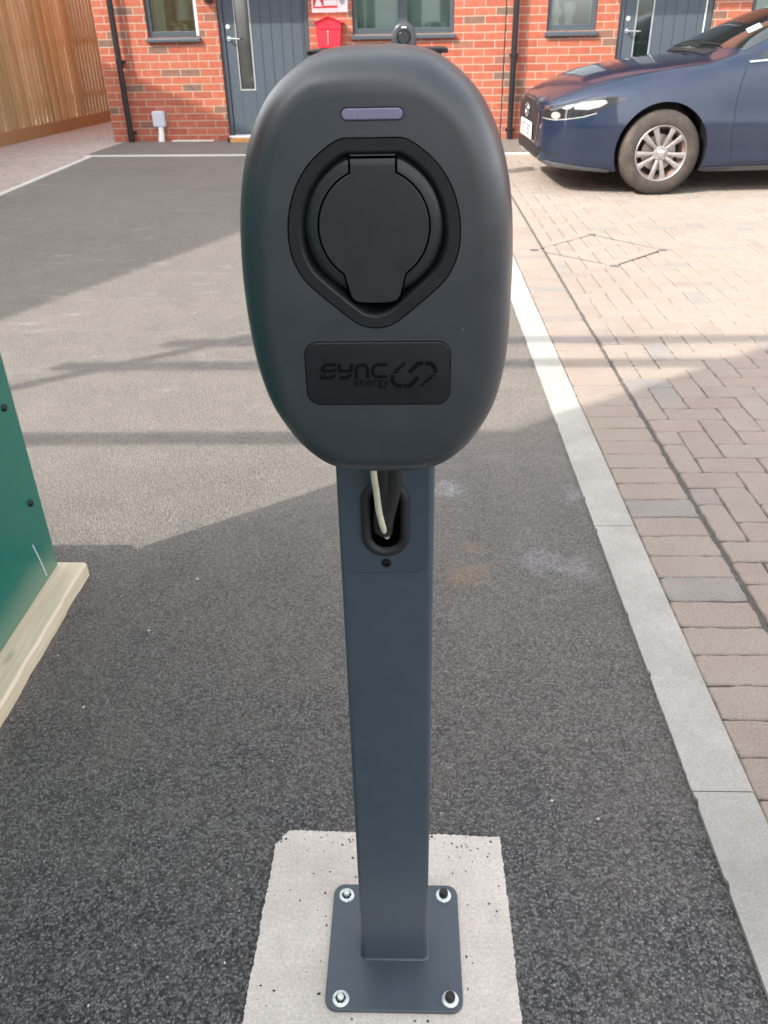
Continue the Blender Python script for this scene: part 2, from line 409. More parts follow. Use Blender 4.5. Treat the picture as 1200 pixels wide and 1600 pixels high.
# ------------------------------------------------------------------ mesh helpers
class B:
    """collects geometry for one mesh object"""
    def __init__(s): s.v = []; s.f = []; s.sm = []
    def add(s, vs, fs, smooth=False):
        k = len(s.v); s.v += [tuple(v) for v in vs]
        s.f += [tuple(i + k for i in f) for f in fs]; s.sm += [smooth] * len(fs)
        return s
    def box(s, x0, x1, y0, y1, z0, z1, c=0.0):
        if c <= 0:
            vs = [(x, y, z) for x in (x0, x1) for y in (y0, y1) for z in (z0, z1)]
            return s.add(vs, [(0, 1, 3, 2), (4, 6, 7, 5), (0, 4, 5, 1), (2, 3, 7, 6), (0, 2, 6, 4), (1, 5, 7, 3)])
        bm = bmesh.new()
        vs = [bm.verts.new((x, y, z)) for x in (x0, x1) for y in (y0, y1) for z in (z0, z1)]
        for f in [(0, 1, 3, 2), (4, 6, 7, 5), (0, 4, 5, 1), (2, 3, 7, 6), (0, 2, 6, 4), (1, 5, 7, 3)]: bm.faces.new([vs[i] for i in f])
        bmesh.ops.bevel(bm, geom=list(bm.edges), offset=c, segments=2, profile=0.5, affect='EDGES')
        bm.verts.index_update()
        s.add([v.co[:] for v in bm.verts], [[v.index for v in f.verts] for f in bm.faces]); bm.free()
        return s
    def loft(s, rings, cap0=True, cap1=True, smooth=True, closed=True):
        n = len(rings[0]); vs = [p for r in rings for p in r]; fs = []
        for a in range(len(rings) - 1):
            for i in range(n if closed else n - 1):
                j = (i + 1) % n
                fs.append((a * n + i, a * n + j, (a + 1) * n + j, (a + 1) * n + i))
        s.add(vs, fs, smooth)
        if cap0: s.add(rings[0], [tuple(range(n))[::-1]])
        if cap1: s.add(rings[-1], [tuple(range(n))])
        return s
    def cyl(s, p0, p1, r0, r1=None, n=20, smooth=True, caps=True):
        if r1 is None: r1 = r0
        p0 = Vector(p0); p1 = Vector(p1); d = (p1 - p0).normalized()
        a = d.orthogonal().normalized(); b = d.cross(a)
        def ring(p, r): return [p + (a * cos(2 * pi * i / n) + b * sin(2 * pi * i / n)) * r for i in range(n)]
        return s.loft([ring(p0, r0), ring(p1, r1)], caps, caps, smooth)
    def tube(s, pts, r, n=10, caps=True):
        pts = [Vector(p) for p in pts]; rings = []; a = None
        for i, p in enumerate(pts):
            d = (pts[min(i + 1, len(pts) - 1)] - pts[max(i - 1, 0)]).normalized()
            if a is None: a = d.orthogonal().normalized()
            a = (a - d * a.dot(d)).normalized(); b = d.cross(a)
            rr = r[i] if isinstance(r, (list, tuple)) else r
            rings.append([p + (a * cos(2 * pi * k / n) + b * sin(2 * pi * k / n)) * rr for k in range(n)])
        return s.loft(rings, caps, caps)
    def lathe(s, prof, axis='Y', c=(0, 0, 0), n=32, smooth=True, a0=0, a1=2 * pi):
        rings = []
        full = abs(a1 - a0 - 2 * pi) < 1e-6
        cnt = n if full else n + 1
        for i in range(cnt):
            t = a0 + (a1 - a0) * i / n
            rg = []
            for r, h in prof:
                if axis == 'Y': rg.append((c[0] + r * cos(t), c[1] + h, c[2] + r * sin(t)))
                else: rg.append((c[0] + r * cos(t), c[1] + r * sin(t), c[2] + h))
            rings.append(rg)
        if full: rings.append(rings[0])
        return s.loft(rings, False, False, smooth, closed=False)
    def prism(s, poly, f0, f1):
        """poly: 2-D points; f0/f1 map a 2-D point to the two 3-D faces"""
        n = len(poly); a = [f0(p) for p in poly]; b = [f1(p) for p in poly]
        s.add(a + b, [tuple(range(n))[::-1], tuple(range(n, 2 * n))] + [(i, (i + 1) % n, n + (i + 1) % n, n + i) for i in range(n)])
        return s
    def build(s, name, mat, parent=None, fix=True, ang=48):
        me = bpy.data.meshes.new(name); me.from_pydata(s.v, [], s.f); me.update()
        me.polygons.foreach_set('use_smooth', s.sm)
        if fix:
            bm = bmesh.new(); bm.from_mesh(me); bmesh.ops.remove_doubles(bm, verts=bm.verts, dist=1e-6)
            bmesh.ops.recalc_face_normals(bm, faces=bm.faces); bm.to_mesh(me); bm.free()
        if any(s.sm): me.set_sharp_from_angle(angle=radians(ang))
        o = bpy.data.objects.new(name, me); COL.objects.link(o)
        me.materials.append(MT[mat] if isinstance(mat, str) else mat)
        if parent: o.parent = parent
        return o

def empty(name, loc=(0, 0, 0), rz=0.0):
    o = bpy.data.objects.new(name, None); o.empty_display_size = 0.1
    o.location = loc; o.rotation_euler = (0, 0, rz); COL.objects.link(o); return o
def tag(o, label, cat=None, group=None, kind=None):
    o['label'] = label
    if cat: o['category'] = cat
    if group: o['group'] = group
    if kind: o['kind'] = kind
    return o
def structure(o, label=None, cat=None):
    o['kind'] = 'structure'
    if label: o['label'] = label
    if cat: o['category'] = cat
    return o
def smooth_closed(pts, per=8):
    n = len(pts); out = []
    for i in range(n):
        p0, p1, p2, p3 = (Vector(pts[(i + k) % n]) for k in (-1, 0, 1, 2))
        for j in range(per):
            t = j / per
            out.append(0.5 * ((2 * p1) + (p2 - p0) * t + (2 * p0 - 5 * p1 + 4 * p2 - p3) * t * t + (3 * p1 - p0 - 3 * p2 + p3) * t ** 3))
    return out
def resample(pts, n):
    L = [0]
    m = len(pts)
    for i in range(m): L.append(L[-1] + (Vector(pts[(i + 1) % m]) - Vector(pts[i])).length)
    out = []; j = 0
    for k in range(n):
        t = L[-1] * k / n
        while L[j + 1] < t: j += 1
        u = (t - L[j]) / max(1e-9, L[j + 1] - L[j])
        out.append(Vector(pts[j]).lerp(Vector(pts[(j + 1) % m]), u))
    return out
def inset(pts, d):
    n = len(pts); area = sum(pts[i].x * pts[(i + 1) % n].y - pts[(i + 1) % n].x * pts[i].y for i in range(n))
    sg = 1 if area > 0 else -1; out = []
    for i in range(n):
        t = (pts[(i + 1) % n] - pts[i - 1]).normalized()
        out.append(pts[i] + Vector((-t.y, t.x)) * d * sg)
    return out
def rrect(hw, hh, r, cx=0, cy=0, n=6):
    out = []
    for (sx, sy, a0) in ((1, 1, 0), (-1, 1, pi / 2), (-1, -1, pi), (1, -1, 3 * pi / 2)):
        for k in range(n + 1):
            a = a0 + pi / 2 * k / n
            out.append(Vector((cx + sx * (hw - r) + r * cos(a), cy + sy * (hh - r) + r * sin(a))))
    return out
def face_hole(outer, holes, f):
    """flat face with holes -> verts, tris"""
    loops = [[Vector((p.x, p.y, 0)) for p in l] for l in [outer] + holes]
    tri = geometry.tessellate_polygon(loops)
    vs = [f(p) for l in loops for p in l]
    return vs, [tuple(t) for t in tri]
def ribbon(pts, wd):
    pts = [Vector(p) for p in pts]; L = []; R = []
    for i, p in enumerate(pts):
        d0 = (p - pts[i - 1]).normalized() if i else (pts[1] - p).normalized()
        d1 = (pts[i + 1] - p).normalized() if i < len(pts) - 1 else d0
        t = (d0 + d1).normalized(); nn = Vector((-t.y, t.x)); k = wd / 2 / max(0.45, nn.dot(Vector((-d0.y, d0.x))))
        L.append(p + nn * k); R.append(p - nn * k)
    return L, R
def textmesh(body, size):
    cu = bpy.data.curves.new('txt', 'FONT'); cu.body = body; cu.size = size; cu.align_x = 'LEFT'; cu.offset = 0.010
    o = bpy.data.objects.new('txt', cu); COL.objects.link(o)
    dg = bpy.context.evaluated_depsgraph_get(); dg.update()
    me = bpy.data.meshes.new_from_object(o.evaluated_get(dg))
    vs = [v.co.copy() for v in me.vertices]; fs = [tuple(p.vertices) for p in me.polygons]
    bpy.data.objects.remove(o); bpy.data.meshes.remove(me); bpy.data.curves.remove(cu)
    return vs, fs

# ------------------------------------------------------------------ ground
structure(B().add([(-90, -90, -0.035), (90, -90, -0.035), (90, 90, -0.035), (-90, 90, -0.035)], [(0, 1, 2, 3)]).build('ground', 'earth'), 'bare gravelly ground around the houses', 'ground')
def edge_strip(x, y0, y1, step, amp, sgn):
    out = []; y = y0
    while y < y1:
        out.append((x + sgn * random.uniform(0, amp), y)); y += step * random.uniform(0.6, 1.4)
    out.append((x, y1)); return out
KX0, KX1 = 0.5405, 0.6585
poly = [(-3.70, -6.0)] + [(0.556, -6.0)] + edge_strip(0.556, -3.0, 3.0, 0.02, 0.0, 1) + [(0.556, 9.85)] + [(-3.70, 10.3)]
asp = B(); asp.add([(x, y, 0.0) for x, y in [(-3.70, -6), (0.62, -6), (0.62, 9.88), (-3.70, 10.36)]], [(0, 1, 2, 3)])
structure(asp.build('driveway', 'asphalt'), 'dark grey tarmac parking bay round the charging post', 'driveway')
# kerb: flush concrete edging stones
kb = B()
y = 1.081 - 0.964 * 8
while y < 9.8:
    y1 = min(y + 0.9605, 9.86)
    pts = []
    nseg = 110
    Lx = [KX0 + (random.uniform(-0.0011, 0.0008) if 0.4 < y < 4 else 0) for _ in range(nseg + 1)]
    for k in range(3, nseg - 1):
        if random.random() < 0.014 and y < 4: Lx[k] += 0.004; Lx[k - 1] += 0.003
    top = [(Lx[k], y + (y1 - y) * k / nseg) for k in range(nseg + 1)]
    rr = [(KX1 - 0.004, y1 - 0.0), (KX1 - 0.004, y)]
    dz = random.uniform(-0.0008, 0.0008)
    polyk = [(KX1 - 0.005, y)] + [(KX1 - 0.005, y1)] + top[::-1]
    kb.prism(polyk, lambda p: (p[0], p[1], -0.03), lambda p, dz=dz: (p[0], p[1], 0.0075 + dz))
    kb.add([(KX1 - 0.005, y, 0.0075 + dz), (KX1, y, 0.002), (KX1, y1, 0.002), (KX1 - 0.005, y1, 0.0075 + dz)], [(0, 1, 2, 3)])
    kb.add([(KX1, y, 0.002), (KX1, y, -0.03), (KX1, y1, -0.03), (KX1, y1, 0.002)], [(0, 1, 2, 3)])
    y += 0.964
structure(kb.build('kerb', 'kerb'), 'line of flush pale concrete kerb stones between the tarmac and the block paving', 'kerb')

def paver_geo(b, x0, x1, y0, y1, detail, z=0.0, gap=0.0021):
    x0 += gap; x1 -= gap; y0 += gap; y1 -= gap
    if x1 - x0 < 0.012 or y1 - y0 < 0.012: return
    z += random.uniform(-0.0012, 0.0012)
    tx = random.uniform(-0.004, 0.004); ty = random.uniform(-0.004, 0.004)
    cx, cy = (x0 + x1) / 2, (y0 + y1) / 2
    cor = [(x0, y0), (x1, y0), (x1, y1), (x0, y1)]; out = []
    for i in range(4):
        a = cor[i]; c = cor[(i + 1) % 4]; L = hypot(c[0] - a[0], c[1] - a[1])
        ns = max(1, int(L / 0.022)) if detail else 1
        for k in range(ns):
            t = k / ns
            j = 0.0026 if detail else 0.0
            px = a[0] + (c[0] - a[0]) * t + random.uniform(-j, j); py = a[1] + (c[1] - a[1]) * t + random.uniform(-j, j)
            if k == 0:
                px += (cx - px) * 0.02; py += (cy - py) * 0.03
            out.append((px, py))
    n = len(out)
    def zz(p, dz): return (p[0], p[1], z + dz + (p[0] - cx) * tx + (p[1] - cy) * ty)
    ch = 0.0032
    ins = [(p[0] + max(-1, min(1, (cx - p[0]) * 60)) * ch, p[1] + max(-1, min(1, (cy - p[1]) * 60)) * ch) for p in out]
    vs = [zz(p, -0.016) for p in out] + [zz(p, -0.0035) for p in out] + [zz(p, 0.0) for p in ins]
    fs = [(k * n + i, k * n + (i + 1) % n, (k + 1) * n + (i + 1) % n, (k + 1) * n + i) for k in (0, 1) for i in range(n)]
    fs.append(tuple(range(2 * n, 3 * n)))
    b.add(vs, fs, False)
PJ = 0.867
pv = B()
P = 0.1035
y = -1.0
while y < 10.2:                                        # soldier course along the kerb
    paver_geo(pv, KX1 + 0.002, PJ, y, y + P, y < 5, 0.0); y += P
X0 = PJ + 0.012
# a thin cut sliver between the soldier course and the herringbone
def clipb(x0, x1, y0, y1):
    x0 = max(x0, X0)
    if x1 - x0 > 0.008: paver_geo(pv, x0, x1, y0, y1, y0 < 4.2)
ox, oy = X0 - 0.02, -1.03
for j in range(-4, 112):
    for i in range(-3, 84):
        c = (i - j) % 4
        x, yy = ox + i * P, oy + j * P
        if x > 8.6 or yy > 10.25 or yy < -1.0: continue
        if x > 2.2 + 0.42 * max(0, yy) + 1.5: continue
        if c == 0: clipb(x, x + 2 * P, yy, yy + P)
        elif c == 3: clipb(x, x + P, yy, yy + 2 * P)
structure(pv.build('block_paving', 'paver', fix=False), 'herringbone block paving in buff pink and grey beyond the kerb', 'paving')
structure(B().add([(0.60, -6, -0.0075), (12, -6, -0.0075), (12, 11.3, -0.0075), (0.60, 11.3, -0.0075)], [(0, 1, 2, 3)]).build('paving_bed', 'sand'), 'sand filled joints under the block paving', 'paving')

# left: pale paving strip between fence and tarmac
pl = B(); y = 2.0; r = 0
while y < 15.2:
    x = -5.9 + (0.1 if r % 2 else 0)
    while x < -3.78:
        x1 = min(x + 0.2, -3.765)
        paver_geo(pl, x, x1, y, y + 0.1, False, 0.006); x += 0.2
    y += 0.1; r += 1
structure(pl.build('pavement', 'paver_pale', fix=False), 'pale pink block path running beside the timber fence', 'path')
structure(B().add([(-6.4, -6, -0.004), (-3.7, -6, -0.004), (-3.7, 16, -0.004), (-6.4, 16, -0.004)], [(0, 1, 2, 3)]).build('path_bed', 'edging'), 'pale jointing under the pink block path', 'path')
eg = B(); y = -2.0
while y < 11.45:
    y1 = min(y + 0.91, 11.5)
    eg.box(-3.762, -3.70, y, y1, -0.03, 0.011, 0.003); y += 0.915
structure(eg.build('path_edging', 'edging'), 'white concrete edging along the pink block path', 'kerb')

# footpath strip in front of the house: in the house's own frame
HO = Vector((-3.869, 11.596, 0)); HR = radians(-3.934)
fp = empty('footpath', HO, HR); structure(fp, 'narrow dark tarmac strip along the foot of the brick house', 'path')
B().add([(0.14, -1.30, 0.0115), (16, -1.30, 0.0115), (16, 0.2, 0.0115), (0.14, 0.2, 0.0115)], [(0, 1, 2, 3)]).build('path_surface', 'asphalt', fp)
eb = B(); x = 0.14
while x < 16:
    eb.box(x, min(x + 0.912, 16), -1.36, -1.30, -0.03, 0.014, 0.003); x += 0.915
eb.build('edging_stone', 'edging', fp)

# ------------------------------------------------------------------ concrete pad
def pad_outline():
    c = [(-0.232, 0.50), (0.168, 0.50), (0.166, 0.62), (0.163, 0.975), (-0.225, 0.985), (-0.245, 0.955), (-0.252, 0.62)]
    out = []
    for i in range(len(c)):
        a, b_ = c[i], c[(i + 1) % len(c)]; L = hypot(b_[0] - a[0], b_[1] - a[1]); n = max(2, int(L / 0.0035))
        lowf = [random.uniform(-0.0012, 0.0012) for _ in range(n // 6 + 3)]
        for k in range(n):
            t = k / n; u = t * (n // 6 + 1); q = lowf[int(u)] * (1 - u % 1) + lowf[int(u) + 1] * (u % 1)
            nx, ny = (b_[1] - a[1]) / L, -(b_[0] - a[0]) / L; e = q + random.uniform(-0.0014, 0.0014)
            out.append((a[0] + (b_[0] - a[0]) * t + nx * e, a[1] + (b_[1] - a[1]) * t + ny * e))
    return out
pd = B(); po = pad_outline()
pd.prism(po, lambda p: (p[0], p[1], -0.05), lambda p: (p[0], p[1], 0.004))
structure(pd.build('concrete_pad', 'pad'), 'rough edged pale concrete pad in the tarmac under the charging post', 'concrete pad')
# loose grit on the pad and debris on the tarmac
def grains(spots, smin, smax, z):
    b = B()
    for (x, y) in spots:
        s_ = random.uniform(smin, smax); vs = []
        for (dx, dy, dz) in ((1, 0, 0), (0, 1, 0), (-1, 0, 0), (0, -1, 0), (0, 0, 0.7), (0, 0, -0.3)):
            k = random.uniform(0.6, 1.3) * s_; vs.append((x + dx * k, y + dy * k, z + dz * k))
        b.add(vs, [(0, 1, 4), (1, 2, 4), (2, 3, 4), (3, 0, 4), (1, 0, 5), (2, 1, 5), (3, 2, 5), (0, 3, 5)])
    return b
sp = [(random.uniform(-0.24, 0.16), random.uniform(0.52, 0.975)) for _ in range(90)]
sp += [(random.uniform(-0.24, 0.16), 0.975 - abs(random.gauss(0, 0.03))) for _ in range(60)]
sp += [(-0.139, 0.80), (0.088, 0.70), (-0.140, 0.69), (-0.143, 0.74)]
sp = [p for p in sp if not (-0.128 < p[0] < 0.078 and 0.658 < p[1] < 0.876)]
tag(grains(sp, 0.0008, 0.0026, 0.0045).build('grit', 'stone_dark'), 'dark tarmac grit scattered over the pale concrete pad', 'grit', kind='stuff')
sp = [(-0.84, 1.47), (-0.945, 1.815), (-0.72, 1.30), (0.35, 1.02), (0.27, 1.06)] + [(random.uniform(-3.0, 0.5), random.uniform(0.6, 9)) for _ in range(46)]
tag(grains(sp, 0.002, 0.0045, 0.001).build('debris', 'stone_pale'), 'small pale chips scattered on the tarmac', 'debris', kind='stuff')

# ------------------------------------------------------------------ the charging post
PX = -0.0255
def charger():
    root = empty('charging_post', (PX, 0.767, 0.0))
    OY = -0.767                                        # local y = world y + OY
    # base plate with rounded corners
    pr = rrect(0.1045, 0.1045, 0.018); zt = 0.011
    b = B(); q = lambda z, d=0: [(p.x, p.y, z) for p in inset(pr, d)]
    b.loft([q(0.0045), q(zt - 0.001), q(zt - 0.0002, 0.0006), q(zt, 0.0014)], True, True, False)
    b.build('base_plate', 'post', root)
    for (x, y, capd) in ((-0.083, 0.083, 0), (0.081, 0.085, 1), (-0.081, -0.088, 0), (0.085, -0.086, 1)):
        bo = B().lathe([(0.0, 0.0021), (0.0115, 0.0021), (0.0128, 0.0012), (0.0130, 0.0)], 'Z', (x, y, zt), 28).build('anchor_bolt', 'zinc', root)
        if capd:
            B().lathe([(0.0075, 0.0021), (0.0078, 0.005), (0.0074, 0.0105), (0.0062, 0.0122), (0, 0.0125)], 'Z', (x, y, zt), 12, True).build('bolt_cap', 'rubber', bo)
        else:
            B().lathe([(0.0084, 0.0022), (0.0084, 0.0035), (0.0078, 0.0042), (0.0044, 0.0042)], 'Z', (x, y, zt), 6, False).build('nut', 'rubber', bo)
            B().lathe([(0.0050, 0.0040), (0.0049, 0.0086), (0.0040, 0.0096), (0.0012, 0.0097), (0.0010, 0.0090), (0, 0.0090)], 'Z', (x, y, zt), 20).build('stud', 'zinc', bo)
    # weld / foot of the post and the post itself
    ps = rrect(0.0515, 0.0255, 0.007)
    b = B(); ring = lambda z, d=0: [(p.x, p.y, z) for p in inset(ps, d)]
    b.loft([ring(zt, -0.0025), ring(zt + 0.0018, -0.0004), ring(zt + 0.003, 0), ring(1.2590, 0)], False, True, True)
    po_ = b.build('post', 'post', root)
    b = B(); cp = rrect(0.0565, 0.029, 0.006)
    b.loft([[(p.x, p.y + 0.003, 1.2592) for p in cp], [(p.x, p.y + 0.003, 1.2618) for p in cp], [(p.x, p.y + 0.003, 1.2626) for p in inset(cp, 0.0012)]], True, True, False)
    b.build('post_cap', 'carblack', root)
    # removable cover plate round the cable entry
    FY = -0.0255
    cpz0, cpz1 = 0.7585, 0.905
    pc = rrect(0.0475, (cpz1 - cpz0) / 2, 0.017, -0.0015, (cpz0 + cpz1) / 2)
    ov = rrect(0.0225, 0.0435, 0.0224, -0.0005, 0.829, 10)
    b = B()
    b.loft([[(p.x, FY + 0.0002, p.y) for p in pc], [(p.x, FY - 0.0014, p.y) for p in pc], [(p.x, FY - 0.002, p.y) for p in inset(pc, 0.0007)]], False, False, False)
    vs, fs = face_hole(inset(pc, 0.0007), [ov], lambda p: (p.x, FY - 0.002, p.y)); b.add(vs, fs)
    cov = b.build('cover_plate', 'post', root)
    b = B(); g = lambda d, y: [(p.x, y, p.y) for p in inset(ov, d)]
    b.loft([g(-0.0035, FY - 0.0021), g(-0.003, FY - 0.0055), g(-0.001, FY - 0.0075), g(0.0025, FY - 0.0078), g(0.0055, FY - 0.0065), g(0.0072, FY - 0.0030)], False, False)
    b.build('grommet', 'rubber', cov)
    b = B(); b.add(g(0.0070, FY - 0.0031), [tuple(range(len(ov)))]); b.build('cable_opening', 'seam', cov)
    B().lathe([(0, -0.0018), (0.0022, -0.0018), (0.0024, -0.0030), (0.0042, -0.0026), (0.0052, -0.0008), (0.0052, 0.0)], 'Y', (-0.0005, FY - 0.0021, 0.7715), 22).build('screw', 'screw', cov)
    # cables from the underside of the head into the post
    def curve(pts, r, n=10, name='power_cable', mat='rubber', par=cov):
        P_ = [Vector(p) for p in pts]; P_ = [P_[0] * 2 - P_[1]] + P_ + [P_[-1] * 2 - P_[-2]]; o = []
        for i in range(1, len(P_) - 2):
            p0, p1, p2, p3 = P_[i - 1:i + 3]
            for j in range(8):
                t = j / 8; o.append(0.5 * ((2 * p1) + (p2 - p0) * t + (2 * p0 - 5 * p1 + 4 * p2 - p3) * t * t + (3 * p1 - p0 - 3 * p2 + p3) * t ** 3))
        o.append(P_[-2]); return B().tube(o, r, n).build(name, mat, par)
    curve([(0.011, -0.052, 0.955), (0.0105, -0.046, 0.905), (0.007, -0.036, 0.865), (0.001, -0.031, 0.835), (-0.002, -0.0285, 0.812)], 0.0088, 14)
    curve([(-0.001, -0.050, 0.955), (-0.001, -0.046, 0.90), (-0.002, -0.036, 0.862), (-0.006, -0.031, 0.835), (-0.006, -0.029, 0.815)], 0.0075, 14)
    curve([(-0.012, -0.061, 0.955), (-0.0105, -0.056, 0.900), (-0.0085, -0.0475, 0.872), (-0.0065, -0.042, 0.845), (-0.0025, -0.037, 0.822), (0.0005, -0.027, 0.806), (0.002, -0.018, 0.798)], 0.0034, 12, 'data_cable', 'cream_cable')
    # ---- the head
    prof = [(0, 1.2665), (0.022, 1.2660), (0.0415, 1.2625), (0.0575, 1.2540), (0.0720, 1.2425), (0.0828, 1.2290), (0.0922, 1.2105), (0.1000, 1.186), (0.1050, 1.157), (0.1073, 1.125), (0.1076, 1.095), (0.1068, 1.064), (0.1034, 1.034), (0.0960, 1.006), (0.0828, 0.981), (0.0690, 0.9640), (0.0510, 0.9508), (0.029, 0.9448), (0, 0.9435)]
    prof = [(x * 0.983, z) for x, z in prof]
    pts = [Vector(p) for p in prof] + [Vector((-x, z)) for x, z in prof[-2:0:-1]]
    pts = [Vector((p.x + 0.0042 * max(0, min(1, (1.10 - p.y) / 0.13)), p.y)) for p in pts]
    N = 160
    out = resample(smooth_closed(pts, 8), N)
    YF = 0.605 + OY
    def R(d, y): return [(p.x, y, p.y) for p in inset(out, d)]
    rings = [R(0.012, 0.7405 + OY), R(0.003, 0.7405 + OY), R(0.0008, 0.738 + OY), R(0, 0.730 + OY), R(-0.0006, 0.700 + OY), R(-0.0002, 0.668 + OY)]
    for k in range(0, 23):
        t = pi / 2 * k / 22; rings.append(R(0.0270 * (1 - max(0, cos(t)) ** 0.84), 0.658 + OY - (0.658 - 0.605) * sin(t) ** 0.84))
    rings.append(R(0.0285, YF))
    shp = [(0, 1.2133), (0.0195, 1.2133), (0.0245, 1.2118), (0.032, 1.2075), (0.044, 1.1975), (0.0535, 1.184), (0.0595, 1.168), (0.0618, 1.151), (0.060, 1.134), (0.053, 1.119), (0.0425, 1.108), (0.0315, 1.0985), (0.022, 1.0905), (0.012, 1.0835), (0, 1.081)]
    sp_ = [Vector(p) for p in shp] + [Vector((-x, z)) for x, z in shp[-2:0:-1]]
    so_ = resample(smooth_closed(sp_, 8), 120)
    b = B(); b.loft(rings, True, False)
    hole = inset(so_, -0.0007)
    vs, fs = face_hole(inset(out, 0.0285), [hole], lambda p: (p.x, YF, p.y))
    b.add(vs, fs, False)
    b.loft([[(p.x, YF, p.y) for p in hole], [(p.x, YF + 0.004, p.y) for p in hole]], False, False, False)
    head = b.build('head_housing', 'shell', root, ang=16)
    head.data.update()
    # socket surround: flat lip, slope, well
    b = B(); g = lambda d, y: [(p.x, YF + y, p.y) for p in inset(so_, d)]
    b.loft([g(-0.0006, 0.0039), g(0, 0.0035), g(0, 0.0006), g(0.0004, 0.0001), g(0.0078, 0.0003), g(0.0090, 0.0008), g(0.0102, 0.0026), g(0.0120, 0.0085), g(0.0135, 0.0165), g(0.0150, 0.019), g(0.0162, 0.020)], False, True)
    sur = b.build('socket_surround', 'black', root, ang=16)
    # socket boss
    cz = 1.1545
    def pol(r, top, bot, n=120):
        o = []
        for i in range(n):
            a = 2 * pi * i / n; x, z = r * cos(a), r * sin(a); z = min(z, top); z = max(z, bot); o.append(Vector((x, cz + z)))
        return o
    def bring(d, y): return [(p.x, YF + y, p.y) for p in pol(0.0525 - d, 0.0490 - d, -0.060)]
    b = B(); b.loft([bring(0, 0.021), bring(0.0004, 0.012), bring(0.0010, 0.0088), bring(0.0022, 0.0058), bring(0.0040, 0.0036), bring(0.0065, 0.0022), bring(0.0095, 0.0016), bring(0.0115, 0.0015)], False, True)
    boss = b.build('socket_cover', 'flap', root, ang=16)
    # hinged flap
    def flap_outline(d, cut=0.0):
        o = []; r = 0.0395 + d
        hw, ht = 0.0158 + d, 0.0488 - cut
        a0 = math.acos(hw / r)
        o.append((hw, ht)); o.append((hw, r * sin(a0)))
        bw = 0.0225 + d * 0.7; a1 = -math.acos(bw / r)
        for k in range(1, 40):
            a = a0 + (a1 - a0) * k / 40; o.append((r * cos(a), r * sin(a)))
        o.append((bw, r * sin(a1))); o.append((0.0185 + d, -0.0485)); 
        for k in range(1, 5):
            t = k / 5; o.append(((0.0172 + d) * cos(t * pi / 2) ** 0.6, -0.0505 - d - 0.0040 * sin(t * pi / 2)))
        o.append((0, -0.0545 - d))
        o2 = [(-x, z) for x, z in o[:-1]][::-1]
        return [Vector((x, cz + z)) for x, z in o + o2]
    b = B(); fo = flap_outline(0.0013, 0.0012)
    b.prism(fo, lambda p: (p.x, YF + 0.004, p.y), lambda p: (p.x, YF + 0.00125, p.y)); b.build('flap_seam', 'seam', boss)
    b = B(); fo = flap_outline(-0.0001)
    def zoff(p):
        z = p[2]; k = max(0, (z - (cz + 0.0405)) / 0.0075); return (p[0], p[1] + 0.0016 * k * k, z)
    b.loft([[(p.x, YF + 0.004, p.y) for p in fo], [zoff((p.x, YF + 0.0008, p.y)) for p in fo], [zoff((p.x, YF + 0.00045, p.y)) for p in inset(fo, 0.0004)]], True, False, False)
    # top surface split so that the hinge end can roll over
    ins = inset(fo, 0.0004)
    hi = [p for p in ins]
    bm = bmesh.new(); vv = [bm.verts.new((p.x, YF + 0.00045, p.y)) for p in ins]; bm.faces.new(vv)
    for k in range(6):
        bmesh.ops.bisect_plane(bm, geom=list(bm.verts) + list(bm.edges) + list(bm.faces), plane_co=(0, 0, cz + 0.0405 + k * 0.0013), plane_no=(0, 0, 1))
    bm.verts.index_update()
    b.add([zoff(v.co) for v in bm.verts], [[v.index for v in f.verts] for f in bm.faces], True); bm.free()
    b.build('flap', 'flap', boss, ang=4)
    # hinge side walls: the boss shoulders either side of the tab
    # status light
    lr = rrect(0.0205, 0.0034, 0.0033, 0.0005, 1.2283, 6); l2 = inset(lr, -0.0010)
    B().prism(l2, lambda p: (p.x, YF - 0.0001, p.y), lambda p: (p.x, YF + 0.003, p.y)).build('light_bezel', 'black', root)
    b = B(); b.loft([[(p.x, YF - 0.0001, p.y) for p in lr], [(p.x, YF - 0.0006, p.y) for p in lr], [(p.x, YF - 0.0009, p.y) for p in inset(lr, 0.0007)]], False, True)
    b.build('status_light', 'light_off', root, ang=16)
    # badge with the raised marks
    bz = 1.044
    br = rrect(0.0565, 0.0258, 0.0105, 0.0005, bz, 8)
    B().prism(inset(br, -0.0006), lambda p: (p.x, YF - 0.00015, p.y), lambda p: (p.x, YF + 0.002, p.y)).build('badge_seam', 'seam', root)
    b = B(); b.loft([[(p.x, YF - 0.0001, p.y) for p in br], [(p.x, YF - 0.0007, p.y) for p in br], [(p.x, YF - 0.0011, p.y) for p in inset(br, 0.0005)], [(p.x, YF - 0.0012, p.y) for p in inset(br, 0.0012)]], False, True, True)
    bad = b.build('badge', 'black', root, ang=16)
    def zp(x, z): return Vector((0.0005 + (x - 588) * 0.0001046, bz + (346 - z) * 0.000110))
    YB = YF - 0.00125
    b = B()
    def stroke(pts, wd=25, cut=False):
        L_, R_ = ribbon([zp(*p) for p in pts], wd * 0.000107)
        for i in range(len(L_) - 1):
            q4 = [L_[i], L_[i + 1], R_[i + 1], R_[i]]
            b.prism(q4, lambda p: (p.x, YB + 0.0001, p.y), lambda p: (p.x, YB - 0.00028, p.y))
    stroke([(277, 273), (210, 273), (186, 282), (168, 306)], 25); stroke([(158, 319), (268, 319)], 25); stroke([(268, 296), (264, 326)], 14)
    stroke([(262, 344), (252, 360), (234, 371), (152, 371)], 24); stroke([(152, 347), (200, 347)], 8)
    stroke([(301, 266), (298, 306), (316, 321), (385, 321)], 25); stroke([(392, 266), (388, 332)], 25)
    stroke([(386, 344), (372, 362), (348, 371), (298, 371)], 24)
